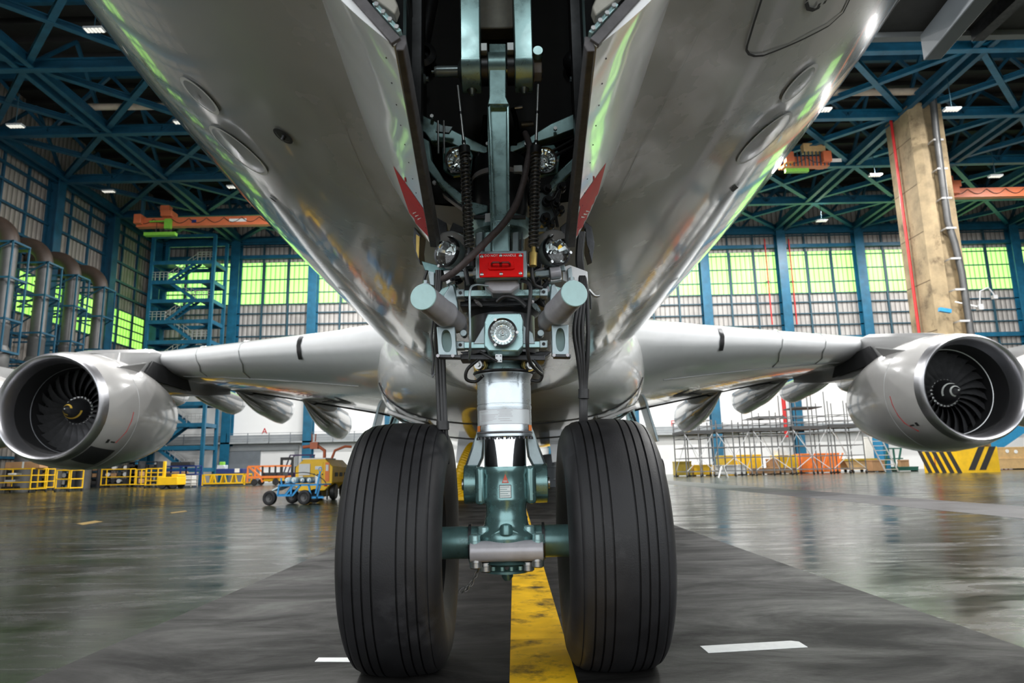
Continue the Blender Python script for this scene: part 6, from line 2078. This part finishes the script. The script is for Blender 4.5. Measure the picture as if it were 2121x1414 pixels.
a3, b3 = P(449, 968, Y + .5), P(466, 963, Y + .5)
o = tag(MB().bb((a3.x, Y + .5, b2.z + .004), (b3.x, Y + 1.2, b2.z + .35)).build('instrument_box', MT['label'], loc=((a3.x + b3.x) / 2, Y + .8, b2.z), bev=.03), 'pale instrument box sitting on the dark blue crate', 'box')
MB().box(((a3.x + b3.x) / 2, Y + .8, b2.z + .50), (.4, .4, .3)).build('instrument_head', MT['green_hoist'], o, bev=.03)
# orange trailer
b = G(592, 1004)
Y = b.y - .5
a = P(512, 1004, Y)
tp_ = P(507, 966, Y).z
t = thing('orange_trailer', 'orange framed trailer parked before the grey sliding door', 'trailer', ((a.x + b.x) / 2, Y + 1, 0))
for y in (Y, Y + 1.8):
    MB().bar((a.x, y, tp_), (b.x, y, tp_), .14, .14).build('top_rail', MT['orange'], t, smooth=0)
    MB().bar((a.x, y, .75), (b.x, y, .75), .16, .2).build('chassis_rail', MT['orange'], t, smooth=0)
    MB().bar((a.x + .05, y, tp_), (a.x + (b.x - a.x) * .35, y, .8), .15, .15).bar((a.x + (b.x - a.x) * .35, y, .8), (a.x + (b.x - a.x) * .42, y, .3), .15, .15).build('trailer_brace', MT['orange'], t, smooth=0)
    for u in (0, .4, .75):
        x = a.x + (b.x - a.x) * u
        MB().bb((x - .07, y - .07, .3), (x + .07, y + .07, tp_)).build('trailer_post', MT['orange' if u == 0 else 'dark_thing'], t, smooth=0)
MB().bb((a.x + 1.2, Y + .2, .85), (b.x - .2, Y + 1.6, 1.15)).build('trailer_load', MT['dark_thing'], t, smooth=0)
MB().bb((b.x - 2.0, Y + .1, .35), (b.x - .5, Y + 1.6, .72)).build('trailer_tank', MT['yellow'], t, bev=.04)
for x in (a.x + .6, b.x - .8):
    for y in (Y - .02, Y + 1.7):
        MB().lathe([(.1, 0), (.26, 0), (.3, .05), (.3, .15), (.26, .2), (.1, .2)], (x, y, .3), (0, 1, 0), 18, cap=True).build('trailer_wheel', MT['hazard_black'], t)
# forklift
q = G(605, 1000)
Y = q.y
k_ = mpp(q)
xl = P(582, 990, Y).x
t = thing('forklift', 'dark purple forklift with open mast behind the yellow generator', 'forklift', (q.x, Y + 1, 0))
for dx in (0, .75):
    MB().bb((xl + dx * 1.6 - .12, Y - .1, .1), (xl + dx * 1.6 + .12, Y + .12, P(582, 947, Y).z)).build('mast_rail', MT['hazard_black'], t, smooth=0)
MB().bb((xl - .1, Y - .08, P(582, 949, Y).z - .2), (xl + 1.3, Y + .1, P(582, 947, Y).z)).build('mast_bar', MT['hazard_black'], t, smooth=0)
x1, x2 = P(594, 942, Y).x, P(643, 942, Y).x
zt2 = P(610, 942, Y).z
for y in (Y + .4, Y + 1.8):
    MB().bar((x1 + .25, y, zt2), (x1 - .45, y, .9), .12, .12).bar((x2 - .1, y, zt2), (x2 - .1, y, 1.0), .12, .12).bar((x1 + .2, y, zt2), (x2, y, zt2), .12, .12).build('cab_frame', MT['plum'], t, smooth=0)
MB().bb((x1 - .4, Y + .3, .35), (x2, Y + 1.9, 1.15)).build('forklift_body', MT['plum'], t, bev=.08)
MB().bb((x1 + .7, Y + .7, 1.15), (x1 + 1.3, Y + 1.5, 1.8)).build('driver_seat', MT['hazard_black'], t, bev=.06)
MB().bb((xl - .2, Y - .9, .12), (xl, Y, .2)).bb((xl + .9, Y - .9, .12), (xl + 1.1, Y, .2)).build('fork', MT['dark_metal'], t, smooth=0)
for x in (x1 + .1, x2 - .5):
    for y in (Y + .15, Y + 1.8):
        MB().lathe([(.1, 0), (.34, 0), (.4, .06), (.4, .2), (.34, .26), (.1, .26)], (x, y, .4), (0, 1, 0), 20, cap=True).build('forklift_wheel', MT['hazard_black'], t)

# yellow generator
q = G(650, 1036)
Y = q.y
k_ = mpp(q)
xa_, xb_ = P(611, 1000, Y).x, P(688, 1000, Y).x
z0_, z1_ = P(650, 1016, Y).z, P(650, 951, Y).z
w_ = xb_ - xa_
t = thing('ground_generator', 'yellow wheeled ground generator with white panels behind the blue cart', 'generator', ((xa_ + xb_) / 2, Y + 1.2, 0))
ch = .28
oc = [(xa_ + ch * .6, z0_), (xb_ - ch, z0_), (xb_, z0_ + ch), (xb_, z1_ - ch), (xb_ - ch, z1_), (xa_ + ch, z1_), (xa_, z1_ - ch), (xa_, z0_ + ch * .6)]
gb = MB().prism(oc, (0, Y, 0), (1, 0, 0), (0, 0, 1), (0, 1, 0), 2.6).build('generator_body', MT['yellow'], t, bev=.02)
for (px0, px1, py0, py1, m, nm) in ((619, 643, 960, 984, 'white_plain', 'control_panel'), (653, 666, 965, 972, 'white_plain', 'name_plate'), (675, 681, 962, 975, 'white_plain', 'side_plate'), (645, 670, 957, 994, 'yellow', 'service_hatch'), (673, 683, 957, 997, 'orange', 'corner_panel'), (619, 628, 985, 989, 'white_plain', 'small_label')):
    a, b = P(px0, py1, Y), P(px1, py0, Y)
    MB().bb((a.x, Y - (.02 if m != 'white_plain' else .035), a.z), (b.x, Y, b.z)).build(nm, MT[m], gb, bev=.004)
for px in (651, 668):
    a = P(px, 982, Y)
    MB().cyl(a, a + V((0, -.04, 0)), .03, n=8).build('hatch_latch', MT['hazard_black'], gb)
a = P(675, 1003, Y)
MB().poly([V((a.x - .07, Y - .02, a.z - .06)), V((a.x + .07, Y - .02, a.z - .06)), V((a.x, Y - .02, a.z + .07))], (0, .01, 0)).build('warning_triangle', MT['red_door'], gb, smooth=0)
for k in range(3):
    MB().bb((xb_ - .0, Y + .35 + .7 * k, z0_ + .5), (xb_ + .02, Y + .75 + .7 * k, z1_ - .5)).build('side_vent', MT['hazard_black'], gb, smooth=0)
MB().bb((xa_ + .2, Y + .1, z1_), (xb_ - .3, Y + 1.6, z1_ + .05)).build('roof_plate', MT['white_plain'], gb, smooth=0)
MB().bb((xa_ + .8, Y + .05, z0_ - .25), (xb_ - .5, Y + 2.5, z0_)).build('chassis', MT['yellow_dull'], t, smooth=0)
for x in (xa_ + .5, xb_ + .02):
    for y in (Y + .5, Y + 2.0):
        MB().lathe([(.08, 0), (.26, 0), (.3, .05), (.3, .17), (.26, .22), (.08, .22)], (x - .2, y, .3), (1, 0, 0), 20, cap=True).build('generator_wheel', MT['hazard_black'], t)
MB().bar((xb_ - .2, Y + .1, z0_), (xb_ - .2, Y + .1, .02), .05, .05).build('prop_stand', MT['hazard_black'], t)
a = P(672, 948, Y + 1)
mb = MB().tube([V((a.x, Y + 1, z1_ - .1)), V((a.x, Y + 1, z1_ + .35)), V((a.x - .3, Y + 1, z1_ + .55)), V((a.x - .85, Y + 1, z1_ + .5))], .065, 8).bb((a.x - .55, Y + .88, z1_ + .42), (a.x - .25, Y + 1.12, z1_ + .68)).tube([V((a.x - .5, Y + 1, z1_ + .7)), V((a.x - .52, Y + 1, z1_ + 1.0)), V((a.x - .36, Y + 1, z1_ + 1.0)), V((a.x - .38, Y + 1, z1_ + .7))], .025, 6)
mb.build('exhaust_arm', MT['orange_crane'], t)
MB().tube([V((a.x + .2, Y + 1.2, z1_ - .05)), V((a.x + .35, Y + 1.2, z1_ + .35)), V((a.x + .75, Y + 1.2, z1_ + .5)), V((a.x + 1.0, Y + 1.2, z1_ + .48))], .05, 8).build('tow_arm', MT['orange_crane'], t)

# blue gas bottle cart in front of the generator
qf, qr = G(559, 1040), G(631, 1041)
Y = 22.4
f_ = lambda px, py, dy=0: P(px, py, Y + dy)
t = thing('gas_bottle_cart', 'bright blue four-wheeled cart carrying pale gas bottles', 'cart', (f_(600, 1040).x, Y, 0))
rw = .235
for px, dy in ((559, 0), (631, 0), (606, 1.2), (652, 1.2)):
    c = V((f_(px, 1025, dy).x, Y + dy, rw))
    MB().lathe([(.13, -.06), (.19, -.08), (.225, -.06), (rw, 0), (.225, .06), (.19, .08), (.13, .06)], c, V((.25, 1, 0)), 28).build('cart_tyre', MT['tyre'], t, smooth=50)
    MB().lathe([(.0, -.03), (.05, -.04), (.05, -.02), (.13, -.04), (.13, .04), (0, .03)], c, V((.25, 1, 0)), 20).build('cart_hub', MT['duct_grey'], t)
for dy in (0, 1.1):
    mb = MB()
    a, b, c, d = f_(578, 1006, dy), f_(665, 1004, dy), f_(575, 1024, dy), f_(606, 1024, dy)
    zt_, zl = .62, .30
    mb.bar((a.x, Y + dy, zt_), (b.x, Y + dy, zt_), .05, .05).bar((c.x, Y + dy, zl), (d.x, Y + dy, zl), .05, .05)
    mb.bar((a.x, Y + dy, zt_), (c.x, Y + dy, zl), .05, .05).bar((c.x + .25, Y + dy, zl), (c.x + .5, Y + dy, zt_), .04, .04).bar((d.x - .05, Y + dy, zl), (d.x - .05, Y + dy, zt_), .05, .05).bar((d.x, Y + dy, zl), (d.x + .25, Y + dy, zt_), .05, .05)
    x5 = f_(645, 1024, dy).x
    mb.bar((x5, Y + dy, zl - .1), (x5 - .1, Y + dy, zt_), .05, .05).bar((x5 + .18, Y + dy, zl - .1), (x5 + .28, Y + dy, zt_), .05, .05).bar((x5 - .1, Y + dy, zl - .08), (x5 + .4, Y + dy, zl - .08), .05, .05)
    mb.build('cart_frame', MT['cart_blue'], t, smooth=0)
a, b = f_(576, 1006), f_(667, 1006)
MB().bb((a.x, Y, .60), (b.x, Y + 1.1, .64)).build('cart_deck', MT['cart_blue'], t, smooth=0)
MB().bar((f_(562, 1012).x, Y + .5, .46), (f_(582, 1002).x, Y + .5, .60), .9, .05, (0, 0, 1)).build('cart_nose', MT['pale_tank'], t, bev=.02)
a = f_(660, 1000)
MB().bar((f_(655, 1020).x, Y - .05, .35), (f_(664, 983).x, Y - .05, 1.05), .05, .05).tube([V((f_(664, 983).x + .05 * math.cos(q), Y - .05, 1.10 + .07 * math.sin(q))) for q in [2 * PI * k / 10 for k in range(11)]], .012, 5, False).build('tow_handle', MT['cart_blue'], t)
MB().bar((f_(584, 1002).x, Y, .62), (f_(582, 994).x, Y, .86), .04, .06).build('cart_post', MT['cart_blue'], t, smooth=0)
for k, (px, dy) in enumerate(((596, .25), (609.5, .12), (626.5, .3), (641, .2))):
    c = f_(px, 998, dy) + V((0, 0, .03))
    o = thing('gas_bottle', ('pale gas bottle lying at the nose of the blue cart', 'roundest pale gas bottle, facing outward in the middle of the blue cart', 'dark-shouldered gas bottle on the blue cart behind the two pale ones', 'gas bottle on the blue cart closest to the white canister')[k], 'gas bottle', (c.x, Y + dy, .652), 'gas bottles on the blue cart')
    MB().lathe([(.0, 0), (.07, .01), (.098, .05), (.103, .12), (.103, .6), (.08, .67), (.035, .7), (.035, .75), (0, .76)], (c.x, Y + dy - .06, .672 + .103), (.0, 1, 0), 24).build('bottle_body', MT['pale_tank' if k < 2 else 'teal_grey'], o)
    MB().cyl((c.x, Y + dy - .13, .775), (c.x, Y + dy - .09, .775), .03, n=10).build('bottle_base', MT['alu'], o)
c = f_(657, 999, .3)
o = thing('white_canister', 'white canister at the handle end of the blue cart', 'canister', (c.x, Y + .3, .64))
MB().cyl((c.x, Y + .4, .652), (c.x, Y + .4, .92), .1, n=18).build('canister_body', MT['white_plain'], o)
MB().cyl((c.x, Y + .4, .92), (c.x, Y + .4, .96), .05, n=10).build('canister_cap', MT['hazard_black'], o)
MB().tube(smooth_pts([V((f_(612, 984).x, Y, 1.0)), V((f_(630, 988).x, Y, 1.02)), V((f_(650, 990).x, Y, .95)), V((f_(668, 998).x, Y, .8)), V((f_(675, 1008).x, Y, .66))], 6), .014, 6).build('cart_hose', MT['hose'], t)
# ------------------------------------------------------------------ light
W = bpy.data.worlds.new('daylight')
S.world = W
W.use_nodes = True
bg = W.node_tree.nodes['Background']
bg.inputs['Color'].default_value = (.93, .97, 1.0, 1)
bg.inputs['Strength'].default_value = 2.0


def area(name, loc, rot, sx, sy, power, col=(1, .99, .97)):
    l = bpy.data.lights.new(name, 'AREA')
    l.shape, l.size, l.size_y, l.energy, l.color = 'RECTANGLE', sx, sy, power, col
    o = bpy.data.objects.new(name, l)
    o.location, o.rotation_euler = loc, rot
    COL.objects.link(o)
    return o


for x in (-22, -8, 8, 24, 38, 54):
    for y in (62, 76):
        area('roof_lamp_light', (x, y, ZC - 1.2), (0, 0, 0), 2.5, 1.0, 3200)
for x in (-20, 22, 36):
    for y in (12, 28, 44):
        area('roof_lamp_light', (x, y, ZC - 1.2), (0, 0, 0), 2.5, 1.0, 5600)
for x, y, zz, e in ((X0 - .3, 2.3, 4.1, 16), (X0 + .3, 2.3, 4.1, 16)):  # added fill lights that brighten the dark wheel bay
    l = bpy.data.lights.new('bay_fill_light', 'POINT')
    l.energy, l.shadow_soft_size, l.color = e * .36, .14, (.93, 1, 1)
    o = bpy.data.objects.new('bay_fill_light', l)
    o.location = (x, y, zz)
    COL.objects.link(o)
S.view_settings.view_transform = 'Standard'
S.view_settings.look = 'None'
S.view_settings.exposure = 0.2
S.view_settings.gamma = 1.0
S.view_settings.use_curve_mapping = False
S.cycles.use_denoising = True
S.cycles.max_bounces = 7
S.cycles.diffuse_bounces = 3
S.cycles.glossy_bounces = 4
S.cycles.transmission_bounces = 5
S.cycles.sample_clamp_indirect = 8
S.cycles.caustics_reflective = False
S.cycles.caustics_refractive = False
